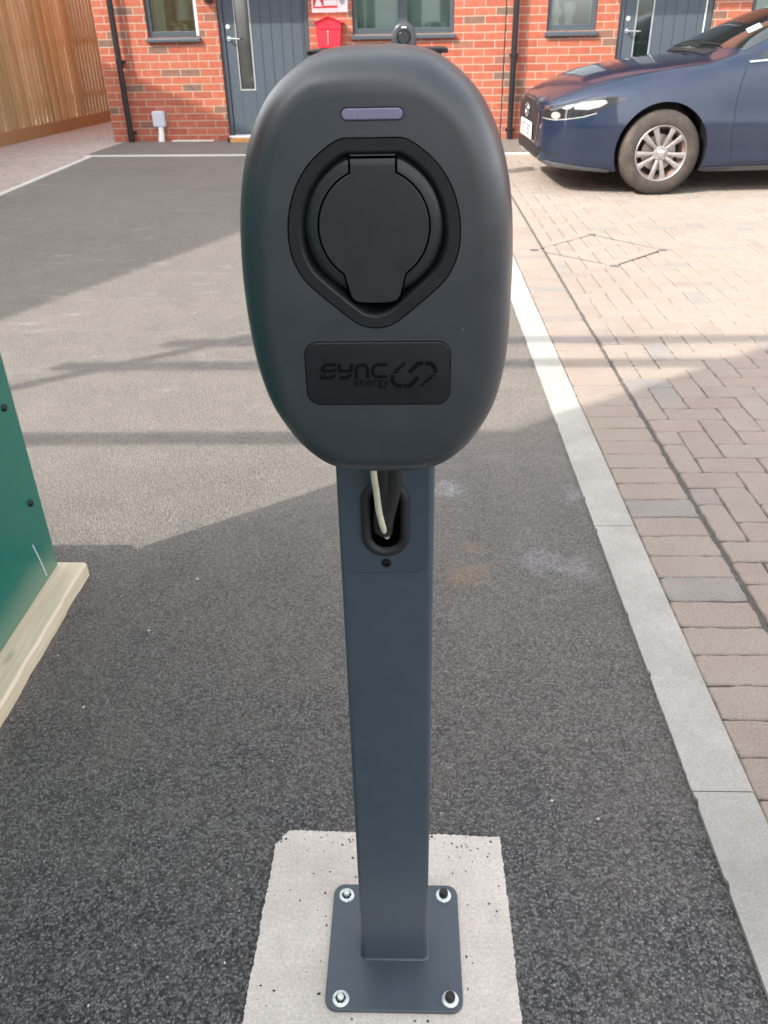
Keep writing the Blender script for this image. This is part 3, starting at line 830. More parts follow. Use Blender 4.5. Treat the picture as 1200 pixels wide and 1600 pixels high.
    stroke([(425, 378), (425, 302), (438, 284), (462, 274), (490, 276), (506, 290), (511, 310), (511, 378)], 25)
    stroke([(660, 273), (588, 273), (562, 284), (548, 306), (548, 335), (562, 357), (588, 366), (660, 366)], 25)
    stroke([(698, 352), (694, 384), (706, 412), (728, 432), (770, 437)], 32); stroke([(778, 437), (822, 437), (842, 424), (888, 368)], 32)
    for (x0, z0, x1, z1) in ((700, 336, 742, 326), (718, 314, 758, 305), (740, 293, 778, 285), (766, 272, 796, 266)): stroke([(x0, z0), (x1, z1)], 15)
    stroke([(824, 334), (882, 274), (900, 266), (928, 264)], 32); stroke([(940, 266), (980, 268), (1004, 284), (1016, 312), (1016, 340)], 32)
    for (x0, z0, x1, z1) in ((972, 364, 1014, 356), (950, 386, 994, 378), (930, 407, 968, 400), (908, 432, 938, 424)): stroke([(x0, z0), (x1, z1)], 15)
    b.build('emblem', 'logo', bad)
    vs, fs = textmesh('energy', 1.0)
    x0 = min(v.x for v in vs); x1 = max(v.x for v in vs); sc = (672 - 404) * 0.0001046 / (x1 - x0)
    a = zp(404, 434); b = B()
    b.add([(a.x + (v.x - x0) * sc, YB - 0.00025, a.y + v.y * sc * 1.02) for v in vs], fs)
    b.build('lettering', 'logo', bad, fix=False)
    return root
ch = charger()
tag(ch, 'large dark grey electric car charger on a slim post, closest to the camera', 'car charger', 'car charging posts')

def copy_tree(o, parent=None):
    c = o.copy(); COL.objects.link(c); c.parent = parent
    for k in list(o.children): copy_tree(k, c)
    return c
far = copy_tree(ch); far.location = (PX - 0.02, 8.06, 0.022)
tag(far, 'small distant grey charger with a lit green bar, in front of the wide window', 'car charger', 'car charging posts')
for k in far.children:
    if k.name.startswith('status_light'):
        k.material_slots[0].link = 'OBJECT'; k.material_slots[0].material = MT['light_on']
B_ = B(); B_.box(-0.27, 0.17, 7.86, 8.30, -0.02, 0.0265, 0.004)
structure(B_.build('concrete_pad', 'pad'), 'pale concrete pad under the far charger', 'concrete pad')

# ------------------------------------------------------------------ green kiosk on timber bearer
kr = empty('hoarding_panel', (-0.95, 1.79, 0.045)); tag(kr, 'dark green metal hoarding panel at the left edge, standing on a timber beam', 'hoarding panel')
kb2 = B(); kb2.box(-0.022, 0, -4.4, 0, 0.0, 1.25, 0.002); kb2.build('sheet', 'kiosk', kr)
L_, R_ = ribbon([(-0.098, 0.125), (-0.088, 0.09), (-0.080, 0.055), (-0.072, 0.012)], 0.0035)
kb2 = B(); kb2.add([(0.0004, p.x, p.y) for p in L_ + R_[::-1]], [(0, 1, 6, 7), (1, 2, 5, 6), (2, 3, 4, 5)]); kb2.build('scratch', 'white', kr)
for k in range(3):
    kb2 = B(); kb2.box(-0.10, -0.0225, -0.12 - 2.0 * k, -0.04 - 2.0 * k, 0.0, 1.2, 0.003); kb2.build('stud', 'beam', kr)
kb2 = B(); kb2.box(-0.62, -0.08, -0.30, -0.002, -0.043, 0.21, 0.02)
bw = kb2.build('shade_block', 'pad', None); bw.location = (-0.95, 1.79, 0.045); tag(bw, 'low unseen concrete block added behind the green hoarding panel to cast a shadow edge', 'concrete block')  # unseen block, added only for the low shadow edge it casts
for i in range(4):
    z = 0.222 + 0.258 * i
    o = B().lathe([(0.0, 0.0075), (0.006, 0.0072), (0.0085, 0.005), (0.009, 0.0)], 'Z', (0, 0, 0), 12).build('bolt', 'screw', kr)
    o.rotation_euler = (0, pi / 2, 0); o.location = (0.0002, -0.055, z)
def beam(x0, x1, y0, y1, z1, wane):
    b = B(); rings = []; n = 150
    for k in range(n + 1):
        y = y0 + (y1 - y0) * k / n
        j = random.uniform(-0.0022, 0.0022) if wane else 0
        rings.append([(x0, y, 0.001), (x1 + j, y, 0.001), (x1 + j, y, z1 * 0.86), (x1 - 0.005 + j * 0.5, y, z1), (x0, y, z1)])
    b.loft(rings, True, True, False); return b
bb = beam(-1.028, -0.878, -2.8, 1.80, 0.043, True).build('timber_beam', 'beam')
tag(bb, 'pale rough sawn timber beam lying on the tarmac under the green panel', 'timber beam')

# ------------------------------------------------------------------ brick house
house = empty('brick_house', HO, HR); tag(house, 'orange red brick terraced house with anthracite windows and doors', 'house')
Z = lambda *a: a
ops = []                                                # openings s0,s1,z0,z1
wins = [(0.650, 1.300, 1.180, 2.35, 'a'), (3.195, 4.410, 1.170, 2.35, 'b'), (5.500, 6.070, 1.168, 2.35, 'c'), (7.80, 9.0, 1.17, 2.35, 'b'), (11.5, 12.7, 1.17, 2.35, 'b')]
for (a, b_, c, d, k) in wins: ops.append((a, b_, c, d))
doors = [(1.545, 2.665), (6.325, 7.385)]
for (a, b_) in doors: ops.append((a, b_, 0.012, 2.40))
upw = [(0.7, 1.9, 3.6, 4.9), (3.2, 4.4, 3.6, 4.9), (5.5, 6.5, 3.6, 4.9), (7.8, 9.0, 3.6, 4.9)]
ops += upw
ss = sorted({0.0, 16.0} | {o[0] for o in ops} | {o[1] for o in ops}); zz_ = sorted({-0.02, 5.4} | {o[2] for o in ops} | {o[3] for o in ops})
wb = B()
for i in range(len(ss) - 1):
    for j in range(len(zz_) - 1):
        sm, zm = (ss[i] + ss[i + 1]) / 2, (zz_[j] + zz_[j + 1]) / 2
        if any(o[0] < sm < o[1] and o[2] < zm < o[3] for o in ops): continue
        wb.add([(ss[i], 0, zz_[j]), (ss[i + 1], 0, zz_[j]), (ss[i + 1], 0, zz_[j + 1]), (ss[i], 0, zz_[j + 1])], [(0, 1, 2, 3)])
for (a, b_, c, d) in ops:
    T = 0.11
    wb.add([(a, 0, c), (a, T, c), (a, T, d), (a, 0, d)], [(0, 1, 2, 3)]); wb.add([(b_, 0, c), (b_, 0, d), (b_, T, d), (b_, T, c)], [(0, 1, 2, 3)])
    wb.add([(a, 0, d), (a, T, d), (b_, T, d), (b_, 0, d)], [(0, 1, 2, 3)]); wb.add([(a, 0, c), (b_, 0, c), (b_, T, c), (a, T, c)], [(0, 1, 2, 3)])
wb.build('wall', 'brick', house, fix=False)
sb = B()
sb.add([(0, 0, -0.02), (0, 8, -0.02), (0, 8, 5.4), (0, 4, 8.2), (0, 0, 5.4)], [(0, 1, 2, 3, 4)]); sb.add([(16, 0, -0.02), (16, 8, -0.02), (16, 8, 5.4), (16, 4, 8.2), (16, 0, 5.4)], [(0, 1, 2, 3, 4)])
sb.add([(0, 8, -0.02), (16, 8, -0.02), (16, 8, 5.4), (0, 8, 5.4)], [(0, 1, 2, 3)])
sb.build('side_wall', 'brick_side', house, fix=False)
rf = B()
for (y0, y1) in ((-0.35, 4.0), (8.35, 4.0)):
    za = 5.4 - 0.35 * 0.7; rf.prism([(y0, za), (y1, 8.25), (y1, 8.37), (y0, za + 0.12)], lambda p: (-0.2, p[0], p[1]), lambda p: (16.2, p[0], p[1]))
rf.build('roof', 'tile', house)
B().box(5.012, 5.026, -0.0015, 0.01, 0.0, 5.4).build('movement_joint', 'carblack', house)

def window(a, b_, c, d, kind):
    y0, y1 = 0.03, 0.095
    fr = B(); t = 0.052; e = 0.003
    a += e; b_ -= e; 
    fr.box(a, a + t, y0, y1, c, d, 0.004); fr.box(b_ - t, b_, y0, y1, c, d, 0.004)
    fr.box(a + t + 0.0005, b_ - t - 0.0005, y0, y1, c, c + 0.062, 0.004); fr.box(a + t + 0.0005, b_ - t - 0.0005, y0, y1, d - t, d, 0.004)
    if kind == 'b':
        m = (a + b_) / 2 + 0.0; fr.box(m - 0.05, m + 0.05, y0 - 0.002, y1, c + 0.0625, d - t - 0.0005, 0.004)
    wo = fr.build('window', 'anthracite', house)
    B().box(a + t - 0.01, b_ - t + 0.01, 0.060, 0.066, c + 0.05, d - t + 0.01).build('pane', 'glass', wo)
    sill = B(); sill.prism([(-0.045, c - 0.050), (0.028, c - 0.050), (0.028, c - 0.003), (-0.030, c - 0.010), (-0.042, c - 0.016), (-0.045, c - 0.022)], lambda p: (a - 0.02, p[0], p[1]), lambda p: (b_ + 0.02, p[0], p[1]))
    sill.build('sill', 'anthracite', wo)
    # the room seen through it
    rb = B(); x0, x1, ya, yb, z0, z1 = a - 0.5, b_ + 0.5, 0.12, 2.4, 0.3, 2.5
    rb.add([(x0, yb, z0), (x1, yb, z0), (x1, yb, z1), (x0, yb, z1)], [(0, 1, 2, 3)]); rb.add([(x0, ya, z0), (x0, yb, z0), (x0, yb, z1), (x0, ya, z1)], [(0, 1, 2, 3)])
    rb.add([(x1, ya, z0), (x1, yb, z0), (x1, yb, z1), (x1, ya, z1)], [(0, 1, 2, 3)]); rb.add([(x0, ya, z1), (x1, ya, z1), (x1, yb, z1), (x0, yb, z1)], [(0, 1, 2, 3)])
    rb.add([(x0, ya, z0), (x1, ya, z0), (x1, yb, z0), (x0, yb, z0)], [(0, 1, 2, 3)])
    rb.build('room', 'room', wo, fix=False)
    rv = B(); rv.box(a - 0.01, a + t + 0.012, 0.097, 0.25, c, d, 0); rv.box(b_ - t - 0.012, b_ + 0.01, 0.097, 0.25, c, d, 0); rv.box(a - 0.01, b_ + 0.01, 0.0975, 0.27, c - 0.03, c + 0.055, 0)
    rv.build('inner_reveal', 'reveal', wo)
    if kind == 'b':
        B().box(a + t + 0.014, b_ - t - 0.014, 0.13, 0.134, c + 0.056, d).build('blind', 'blind', wo)
    if kind == 'a':
        B().box(b_ - 0.036, b_ + 0.002, y0 - 0.004, y0 - 0.0005, c + 0.012, d).build('protective_film', 'white_film', wo)
        cu = B(); n = 24; rr = []
        for k in range(n + 1):
            rr.append((a + 0.07 + 0.13 * k / n, 0.15 + 0.012 * sin(k * 1.6)))
        for k in range(n):
            (xa, ya_), (xb, yb_) = rr[k], rr[k + 1]; cu.add([(xa, ya_, c), (xb, yb_, c), (xb, yb_, d), (xa, ya_, d)], [(0, 1, 2, 3)], True)
        cu.build('curtain', 'curtain', wo)
    return wo
for wd in wins: window(*wd)
for (a, b_, c, d) in upw: window(a, b_, c, d, 'b')
# door
def door(a, b_, taped):
    y0, y1 = 0.03, 0.10
    fr = B(); z0, z1 = 0.055, 2.398
    fr.box(a + 0.003, a + 0.062, y0, y1, z0, z1, 0.004); fr.box(b_ - 0.062, b_ - 0.003, y0, y1, z0, z1, 0.004); fr.box(a + 0.0625, b_ - 0.0625, y0, y1, 2.33, z1, 0.004)
    do = fr.build('door', 'anthracite', house)
    l0, l1 = a + 0.066, b_ - 0.066
    g0, g1 = l0 + 0.135, l0 + 0.325; gz0, gz1 = 0.60, 2.10
    lf = B(); yb0, yb1 = 0.046, 0.09
    lf.box(l0, g0, yb0, yb1, z0 + 0.03, 2.325, 0.003)
    lf.box(g0 + 0.0005, g1 - 0.0005, yb0 + 0.001, yb1, z0 + 0.03, gz0); lf.box(g0 + 0.0005, g1 - 0.0005, yb0 + 0.001, yb1, gz1, 2.325)
    x = g1; k = 0
    while x < l1 - 0.01:
        x1 = min(x + 0.128, l1); lf.box(x + 0.003, x1 - 0.003, yb0, yb1, z0 + 0.03, 2.325, 0.003); x = x1
    lf.box(g1, l1, yb0 + 0.006, yb1 - 0.002, z0 + 0.031, 2.324)
    le = lf.build('door_leaf', 'door', do)
    B().box(g0 - 0.006, g1 + 0.006, 0.064, 0.070, gz0 - 0.004, gz1 + 0.004).build('door_glass', 'carglass', do)
    tr = B(); tr.box(g0 - 0.004, g0 + 0.008, 0.040, 0.0455, gz0, gz1, 0.001); tr.box(g1 - 0.010, g1 + 0.006, 0.040, 0.0455, gz0, gz1, 0.001); tr.box(g0 - 0.004, g1 + 0.006, 0.040, 0.0456, gz0 - 0.016, gz0 - 0.0005, 0.001); tr.box(g0 - 0.004, g1 + 0.006, 0.040, 0.0456, gz1 + 0.0005, gz1 + 0.014, 0.001)
    tr.build('glazing_trim', 'trim', do)
    hz = 1.155; hx = l0 + 0.045
    h = B(); h.cyl((hx, 0.046, hz), (hx, 0.038, hz), 0.024, n=16); h.cyl((hx, 0.038, hz), (hx, -0.012, hz), 0.010, n=12); h.tube([(hx - 0.008, -0.014, hz), (hx + 0.05, -0.014, hz - 0.001), (hx + 0.15, -0.013, hz - 0.006)], [0.011, 0.010, 0.009], 10)
    h.build('handle', 'chrome', do)
    B().cyl((hx, 0.046, hz + 0.125), (hx, 0.036, hz + 0.125), 0.025, n=18).build('lock', 'chrome', do)
    tb = B(); tb.prism([(-0.03, 0.020), (0.10, 0.020), (0.10, 0.085), (-0.012, 0.060)], lambda p: (a + 0.004, p[0], p[1]), lambda p: (b_ - 0.004, p[0], p[1])); tb.build('threshold', 'white', do)
    if taped: B().box(l1 - 0.018, l1 - 0.004, 0.040, 0.0455, 0.1, 2.3).build('protective_film', 'white_film', do)
    return do
door(*doors[0], False); door(*doors[1], True)
for (a, b_) in ((0.55, 3.3), (5.35, 8.0)):
    cn = B(); cn.prism([(0.0, 2.46), (-0.82, 2.46), (-0.82, 2.52), (0.0, 2.66)], lambda p, a=a: (a, p[0], p[1]), lambda p, b_=b_: (b_, p[0], p[1])); cn.build('canopy', 'anthracite', house)
# rain pipes
for s_ in (0.262, 5.132):
    p = B(); p.cyl((s_, -0.085, 0.02), (s_, -0.085, 5.2), 0.036, n=20)
    dp = p.build('drain_pipe', 'pipe', house)
    for zc in (0.12, 0.93, 2.1, 3.6):
        c = B(); c.cyl((s_, -0.085, zc - 0.018), (s_, -0.085, zc + 0.018), 0.042, n=20); c.box(s_ - 0.055, s_ + 0.055, -0.046, -0.001, zc - 0.014, zc + 0.014, 0.002)
        c.build('pipe_clip', 'pipe', dp)
gt = B(); gt.cyl((0, -0.42, 5.12), (16, -0.42, 5.12), 0.06, n=14); gt.build('gutter', 'pipe', house)
# meter box and its duct
mb = B(); mb.box(0.575, 0.735, -0.075, -0.001, 0.185, 0.368, 0.012); mbo = mb.build('meter_box', 'grey_plastic', house)
mb = B(); mb.tube([(0.665, -0.045, 0.184), (0.664, -0.048, 0.12), (0.662, -0.062, 0.06), (0.660, -0.066, 0.0125)], [0.034, 0.036, 0.040, 0.041], 18); mb.build('duct', 'white', mbo)
# small lamp by the door, barely in frame
lb = B(); lb.box(1.435, 1.515, -0.06, -0.001, 1.535, 1.72, 0.008); lb.build('wall_lamp', 'carblack', house)

def on_house(name, loc): return empty(name, HO + Matrix.Rotation(HR, 3, 'Z') @ Vector(loc), HR)
# red mail box
mbx = on_house('mail_box', (2.915, -0.001, 1.045)); tag(mbx, 'small bright red metal mailbox with a pitched lid on the brick wall', 'mailbox')
p = B(); D = -0.105
p.prism([(-0.133, 0.0), (0.133, 0.0), (0.149, 0.185), (-0.149, 0.185)], lambda q: (q[0], 0, q[1]), lambda q: (q[0], D, q[1])); p.build('body', 'red', mbx)
p = B(); p.prism([(-0.149, 0.190), (0.149, 0.190), (0.152, 0.258), (0.0, 0.312), (-0.152, 0.258)], lambda q: (q[0], 0, q[1]), lambda q: (q[0], D - 0.006, q[1])); p.build('slot_front', 'red', mbx)
p = B()
for sx in (1, -1): p.prism([(0, 0.316), (sx * 0.176, 0.252), (sx * 0.176, 0.259), (0, 0.324)], lambda q: (q[0], 0, q[1]), lambda q: (q[0], D - 0.03, q[1]))
p.build('lid', 'red', mbx)
p = B(); p.cyl((-0.005, D, 0.165), (-0.005, D - 0.008, 0.165), 0.011, n=14); p.box(-0.009, -0.001, D - 0.012, D - 0.008, 0.03, 0.155); p.build('lock', 'trim', mbx)
# red and white sign
sg = on_house('warning_sign', (2.93, -0.001, 1.405)); tag(sg, 'red and white warning sign fixed on the brick wall above the red mailbox', 'sign')
B().box(-0.215, 0.215, -0.006, 0.0, 0.0, 0.36).build('board', 'sign_white', sg)
B().box(-0.200, 0.095, -0.0078, -0.0062, 0.045, 0.345).build('red_field', 'sign_red', sg)
p = B(); p.prism([(-0.185, 0.062), (-0.085, 0.062), (-0.135, 0.165)], lambda q: (q[0], -0.0080, q[1]), lambda q: (q[0], -0.0095, q[1])); p.box(-0.070, 0.090, -0.0095, -0.0080, 0.068, 0.125); p.box(-0.070, 0.085, -0.0095, -0.0080, 0.155, 0.170); p.build('white_pictogram', 'sign_white', sg)
p = B(); p.prism([Vector((0.152 + 0.035 * cos(t * pi / 8), 0.13 + 0.055 * sin(t * pi / 8))) for t in range(16)], lambda q: (q.x, -0.0062, q.y), lambda q: (q.x, -0.0080, q.y)); p.box(0.115, 0.19, -0.0080, -0.0062, 0.225, 0.24); p.build('grey_symbol', 'sign_grey', sg)
# things behind the glass
def vase(name, loc, prof, mat, label, cat, extra=None, group=None):
    r_ = on_house(name, loc)
    B().lathe(prof, 'Z', (0, 0, 0), 24).build('body', mat, r_)
    if extra: extra(r_)
    return tag(r_, label, cat, group)
vase('vase', (5.612, 0.185, 1.2225), [(0, 0), (0.042, 0), (0.044, 0.01), (0.036, 0.06), (0.045, 0.075), (0.072, 0.11), (0.075, 0.14), (0.055, 0.175), (0.030, 0.195), (0.026, 0.24), (0.034, 0.29), (0.030, 0.30)], 'ceramic', 'white round bellied vase with a narrow neck in the window by the second pipe', 'vase', group='vases on the window sill')
vase('vase', (5.765, 0.185, 1.2225), [(0, 0), (0.048, 0), (0.050, 0.02), (0.044, 0.085), (0.066, 0.125), (0.072, 0.17), (0.062, 0.20), (0.070, 0.22), (0.058, 0.235), (0.0, 0.23)], 'ceramic', 'white wide mouthed vase, right of the narrow necked one in the same window', 'vase', group='vases on the window sill')
def fl(r_):
    b = B(); random.seed(3)
    for k in range(26):
        a, rr, z = random.uniform(0, 6.28), random.uniform(0, 0.075), random.uniform(0.03, 0.10)
        b.lathe([(0, -0.018), (0.016, -0.008), (0.018, 0.004), (0.010, 0.016), (0, 0.018)], 'Z', (rr * cos(a), rr * sin(a), z), 7)
    b.build('flowers', 'yellow', r_)
vase('flower_pot', (0.985, 0.20, 1.236), [(0, 0), (0.055, 0), (0.070, 0.05), (0.062, 0.05), (0, 0.045)], 'ceramic', 'yellow flowers in a low pale pot behind the narrow window by the fence', 'flower pot', fl)
vase('table_lamp', (0.99, 0.50, 1.2), [(0.02, 0), (0.03, 0.05), (0.02, 0.12), (0.11, 0.16), (0.075, 0.75), (0.0, 0.75)], 'reveal', 'pale lamp standing in the room behind the yellow flowers', 'lamp')
# step and pale slab at the wall foot
t_ = on_house('timber_step', (1.57, -0.20, 0.012)); tag(t_, 'raw orange timber step at the foot of the left front door', 'step')
B().box(0.03, 0.95, 0, 0.12, 0, 0.045, 0.003).build('board', 'orange_wood', t_)
B().box(0.0, 0.0295, -0.005, 0.125, 0, 0.048, 0.002).build('end_block', 'carblack', t_)
g_ = on_house('drain_cover', (0.80, -0.10, 0.0125)); g_ = tag(g_, 'long pale slab lying on the tarmac against the foot of the brick wall', 'slab')
B().box(0, 0.55, 0, 0.085, 0, 0.016, 0.004).build('slab', 'pad', g_)

# ------------------------------------------------------------------ timber fence
FA = Vector((-4.70, 15.55, 0)); FB = Vector((-5.278, 11.297, 0)); fd = (FB - FA).normalized(); FL = 15.0
fang = atan2(fd.y, fd.x)
fe = empty('timber_fence', FA, fang); tag(fe, 'tall orange brown close board timber fence at the far left', 'fence')
# local x runs towards the camera, local +y faces the path
sgn = 1.0
b = B(); x = 0.0
while x < FL:
    wdt = 0.108 + random.uniform(-0.004, 0.004); j = random.uniform(-0.002, 0.002)
    b.prism([(x, 0.004), (x, 0.010 + j), (x + wdt + 0.012, 0.032 + j), (x + wdt + 0.012, 0.018)], lambda q: (q[0], q[1] * sgn, 0.165), lambda q: (q[0], q[1] * sgn, 2.0 + random.uniform(-0.002, 0.002)))
    x += wdt
b.build('boards', 'fence', fe)
b = B(); x = 0.0
while x < FL:
    b.box(x, x + 2.39, 0.0, 0.034, 0.004, 0.163, 0.004); x += 2.4
b.build('gravel_board', 'gravelboard', fe)
x = 0.0
while x < FL + 0.1:
    B().box(x - 0.05, x + 0.05, -0.11, -0.008, 0, 2.05, 0.005).build('fence_post', 'gravelboard', fe); x += 2.4
b = B()
for z in (0.4, 1.1, 1.8): b.box(0, FL, -0.05, -0.0085, z, z + 0.07)
b.build('rail', 'gravelboard', fe)

# sunk inspection cover in the block paving: only its thin steel frame shows
ic = empty('inspection_cover', (1.22, 5.42, 0.0)); tag(ic, 'square inspection cover with a thin steel frame set in the block paving', 'inspection cover')
cpt = [(0.014, -0.408), (0.402, -0.024), (0.042, 0.439), (-0.41, 0.017)]
for k in range(4):
    a, c_ = Vector(cpt[k]), Vector(cpt[(k + 1) % 4]); dd = (c_ - a).normalized() * 0.05
    L_, R_ = ribbon([a + dd, c_ - dd], 0.007 if k == 0 else 0.0012)
    B().prism([L_[0], L_[1], R_[1], R_[0]], lambda p: (p.x, p.y, -0.006), lambda p: (p.x, p.y, 0.0030)).build('frame_bar', 'screw' if k == 0 else 'cargrey', ic)
    B().box(a.x - 0.026, a.x + 0.026, a.y - 0.020, a.y + 0.020, -0.006, 0.0034, 0.001).build('corner_plate', 'cargrey', ic)

# ------------------------------------------------------------------ unseen shade casters added off frame
nb = empty('gable_house', (-9.0, 3.43, 0)); tag(nb, 'unseen brick house beyond the fence, its gable guessed from the shade it casts', 'house')
gy0, gy1, ez, az = -6.9, 5.87, 5.0, 9.53  # unseen house, gable outline shaped to match the far shade
b = B(); b.add([(0, gy0, 0), (0, gy1, 0), (0, gy1, ez), (0, 0, az), (0, gy0, ez)], [(0, 1, 2, 3, 4)]); b.add([(-9, gy0, 0), (-9, gy1, 0), (-9, gy1, ez), (-9, 0, az), (-9, gy0, ez)], [(0, 1, 2, 3, 4)])
b.add([(0, gy0, 0), (-9, gy0, 0), (-9, gy0, ez), (0, gy0, ez)], [(0, 1, 2, 3)]); b.add([(0, gy1, 0), (-9, gy1, 0), (-9, gy1, ez), (0, gy1, ez)], [(0, 1, 2, 3)])
b.build('wall', 'brick_side', nb, fix=False)
b = B()
b.prism([(gy0 - 0.2, ez - 0.13), (0, az), (0, az + 0.12), (gy0 - 0.2, ez)], lambda p: (0.1, p[0], p[1]), lambda p: (-9.1, p[0], p[1]))
b.prism([(gy1 + 0.2, ez - 0.15), (0, az), (0, az + 0.12), (gy1 + 0.2, ez)], lambda p: (0.1, p[0], p[1]), lambda p: (-9.1, p[0], p[1]))
b.build('roof', 'tile', nb)
cb_ = empty('shade_cabin', (-3.82, -0.22, 0), radians(35.0)); tag(cb_, 'two pale stacked cabins, unseen, added to shade the near tarmac', 'site cabin')  # unseen cabins, added to cast the near shade and lighten the charger's reflections
for k, z in enumerate((0.05, 3.06)):
    b = B(); b.box(-3.0, 0, -7.2, 0, z, z + 2.98, 0.02)
    wl_ = b.build('cabin_body', 'white', cb_)
    for y in (-1.9, -5.6):
        b = B(); b.box(-0.01, 0.03, y, y + 1.1, z + 0.95, z + 2.0, 0.01); w_ = b.build('window', 'anthracite', cb_)
        B().box(0.031, 0.035, y + 0.07, y + 1.03, z + 1.02, z + 1.93).build('pane', 'carglass', w_)
    b = B(); b.box(-0.01, 0.025, -3.7, -2.8, z + 0.03, z + 2.1, 0.008); b.build('door', 'anthracite', cb_)
scf = empty('scaffold', (-5.3, 0.6, 0)); tag(scf, 'galvanised scaffold frame unseen, guessed from the shadow bands on the tarmac', 'scaffold')  # unseen frame, tubes placed to drop the shadow bands
for x in (0, 2.75): B().cyl((x, 0, 0), (x, 0, 4.8), 0.036, n=14).build('upright', 'scaf', scf)
for z in (2.92, 3.99, 4.43): B().cyl((-0.15, 0.06, z), (2.85, 0.06, z), 0.046, n=14).build('rail', 'scaf', scf)
for x in (0, 2.75): B().box(x - 0.08, x + 0.08, -0.08, 0.08, 0, 0.01).build('foot', 'scaf', scf)

# ------------------------------------------------------------------ the blue car
def pchip(keys):
    xs = [k[0] for k in keys]; ys = [k[1] for k in keys]; n = len(xs)
    h = [xs[i + 1] - xs[i] for i in range(n - 1)]; d = [(ys[i + 1] - ys[i]) / h[i] for i in range(n - 1)]
    m = [d[0]] + [0 if d[i - 1] * d[i] <= 0 else (h[i - 1] + h[i]) * 3 / ((2 * h[i] + h[i - 1]) / d[i - 1] + (h[i] + 2 * h[i - 1]) / d[i]) for i in range(1, n - 1)] + [d[-1]]
    def f(x):
        x = min(max(x, xs[0]), xs[-1]); i = 0
        while i < n - 2 and x > xs[i + 1]: i += 1
        t = (x - xs[i]) / h[i]
        return (2 * t ** 3 - 3 * t * t + 1) * ys[i] + (t ** 3 - 2 * t * t + t) * h[i] * m[i] + (-2 * t ** 3 + 3 * t * t) * ys[i + 1] + (t ** 3 - t * t) * h[i] * m[i + 1]
    return f
def build_car():
    root = empty('parked_car', (1.118, 8.154, 0), radians(2.4))
    zb = pchip([(-0.04, 0.25), (0.05, 0.205), (0.2, 0.185), (0.5, 0.165), (1, 0.165), (3.6, 0.18), (4.2, 0.26), (4.42, 0.36)])
    w = pchip([(-0.04, 0.50), (-0.02, 0.60), (0.02, 0.67), (0.06, 0.71), (0.12, 0.755), (0.25, 0.805), (0.45, 0.85), (0.7, 0.885), (1.0, 0.898), (3.6, 0.9), (4.0, 0.87), (4.25, 0.80), (4.38, 0.70), (4.42, 0.6)])
    ws = pchip([(-0.04, 0.42), (0.0, 0.53), (0.06, 0.64), (0.2, 0.72), (0.5, 0.79), (1.0, 0.825), (1.4, 0.835), (2, 0.845), (3.4, 0.82), (4, 0.74), (4.42, 0.5)])
    zs = pchip([(-0.04, 0.655), (0.02, 0.675), (0.15, 0.72), (0.4, 0.79), (0.7, 0.855), (1.1, 0.925), (1.5, 0.965), (2, 0.985), (3.4, 1.04), (4.1, 1.04), (4.42, 0.93)])
    zt = pchip([(-0.04, 0.70), (0.0, 0.735), (0.08, 0.78), (0.28, 0.872), (0.43, 0.918), (0.73, 0.970), (1.08, 1.005), (1.25, 1.022), (1.33, 1.062), (1.48, 1.138), (1.74, 1.248), (2.0, 1.338), (2.3, 1.405), (2.6, 1.432), (3.0, 1.425), (3.6, 1.34), (4.0, 1.19), (4.25, 1.06), (4.38, 0.99), (4.42, 0.955)])
    g = pchip([(1.2, 0), (1.55, 0.5), (2.0, 1.0), (3.5, 1.0), (4.1, 0.5), (4.42, 0.2)])
    def sec(X):
        W, S_, ZS, ZT, ZB, G = w(X), ws(X), zs(X), zt(X), zb(X), g(X)
        ZT = max(ZT, ZS + 0.005)
        arch = max(0, 1 - ((X - 0.905) / 0.5) ** 2) * 0.014 + max(0, 1 - ((X - 3.63) / 0.5) ** 2) * 0.014
        P = [(0, ZB), (W * 0.75, ZB), (W * 0.93, ZB + 0.015), (W * 0.975, ZB + 0.07), (W * 0.985 + arch * 0.5, 0.34), (W + arch, 0.50), (W * 0.992 + arch, 0.62), (W * 0.975 + arch * 0.3, ZS - (ZS - 0.62) * 0.35), (S_ + 0.022, ZS - 0.022), (S_, ZS)]
        a = [(S_ * 0.93, ZS + (ZT - ZS) * 0.35), (S_ * 0.84, ZS + (ZT - ZS) * 0.52), (S_ * 0.70, ZS + (ZT - ZS) * 0.70), (S_ * 0.50, ZS + (ZT - ZS) * 0.86), (S_ * 0.25, ZT - 0.004), (0, ZT)]
        rw = 0.60
        c = [(S_ - 0.03, ZS + 0.03), (S_ + (rw - S_) * 0.45, ZS + (ZT - ZS) * 0.45), (rw + 0.02, ZT - 0.075 * min(1, (ZT - ZS) / 0.3)), (rw - 0.06, ZT - 0.03 * min(1, (ZT - ZS) / 0.3)), (rw * 0.5, ZT - 0.006), (0, ZT)]
        for i in range(6): P.append((a[i][0] * (1 - G) + c[i][0] * G, a[i][1] * (1 - G) + c[i][1] * G))
        out = []
        Pn = [(-P[1][0], P[1][1])] + P + [(-P[-2][0], P[-2][1])]
        for i in range(1, len(Pn) - 2):
            p0, p1, p2, p3 = (Vector(q) for q in Pn[i - 1:i + 3])
            sharp = i - 1 in (8, 9) 
            for k in range(4):
                t = k / 4
                q = 0.5 * ((2 * p1) + (p2 - p0) * t + (2 * p0 - 5 * p1 + 4 * p2 - p3) * t * t + (3 * p1 - p0 - 3 * p2 + p3) * t ** 3)
                if i - 1 <= 1: q = p1.lerp(p2, t)
                out.append(q)
        out.append(Vector(P[-1]))
        half = [(X, -q.x, q.y) for q in out]
        other = [(X, q.x, q.y) for q in out[-2:0:-1]]
        return half + other
    Xs = [-0.04 + 0.16 * (k / 16) ** 1.6 for k in range(17)] + [0.14 + 0.03 * k for k in range(0, 140)]
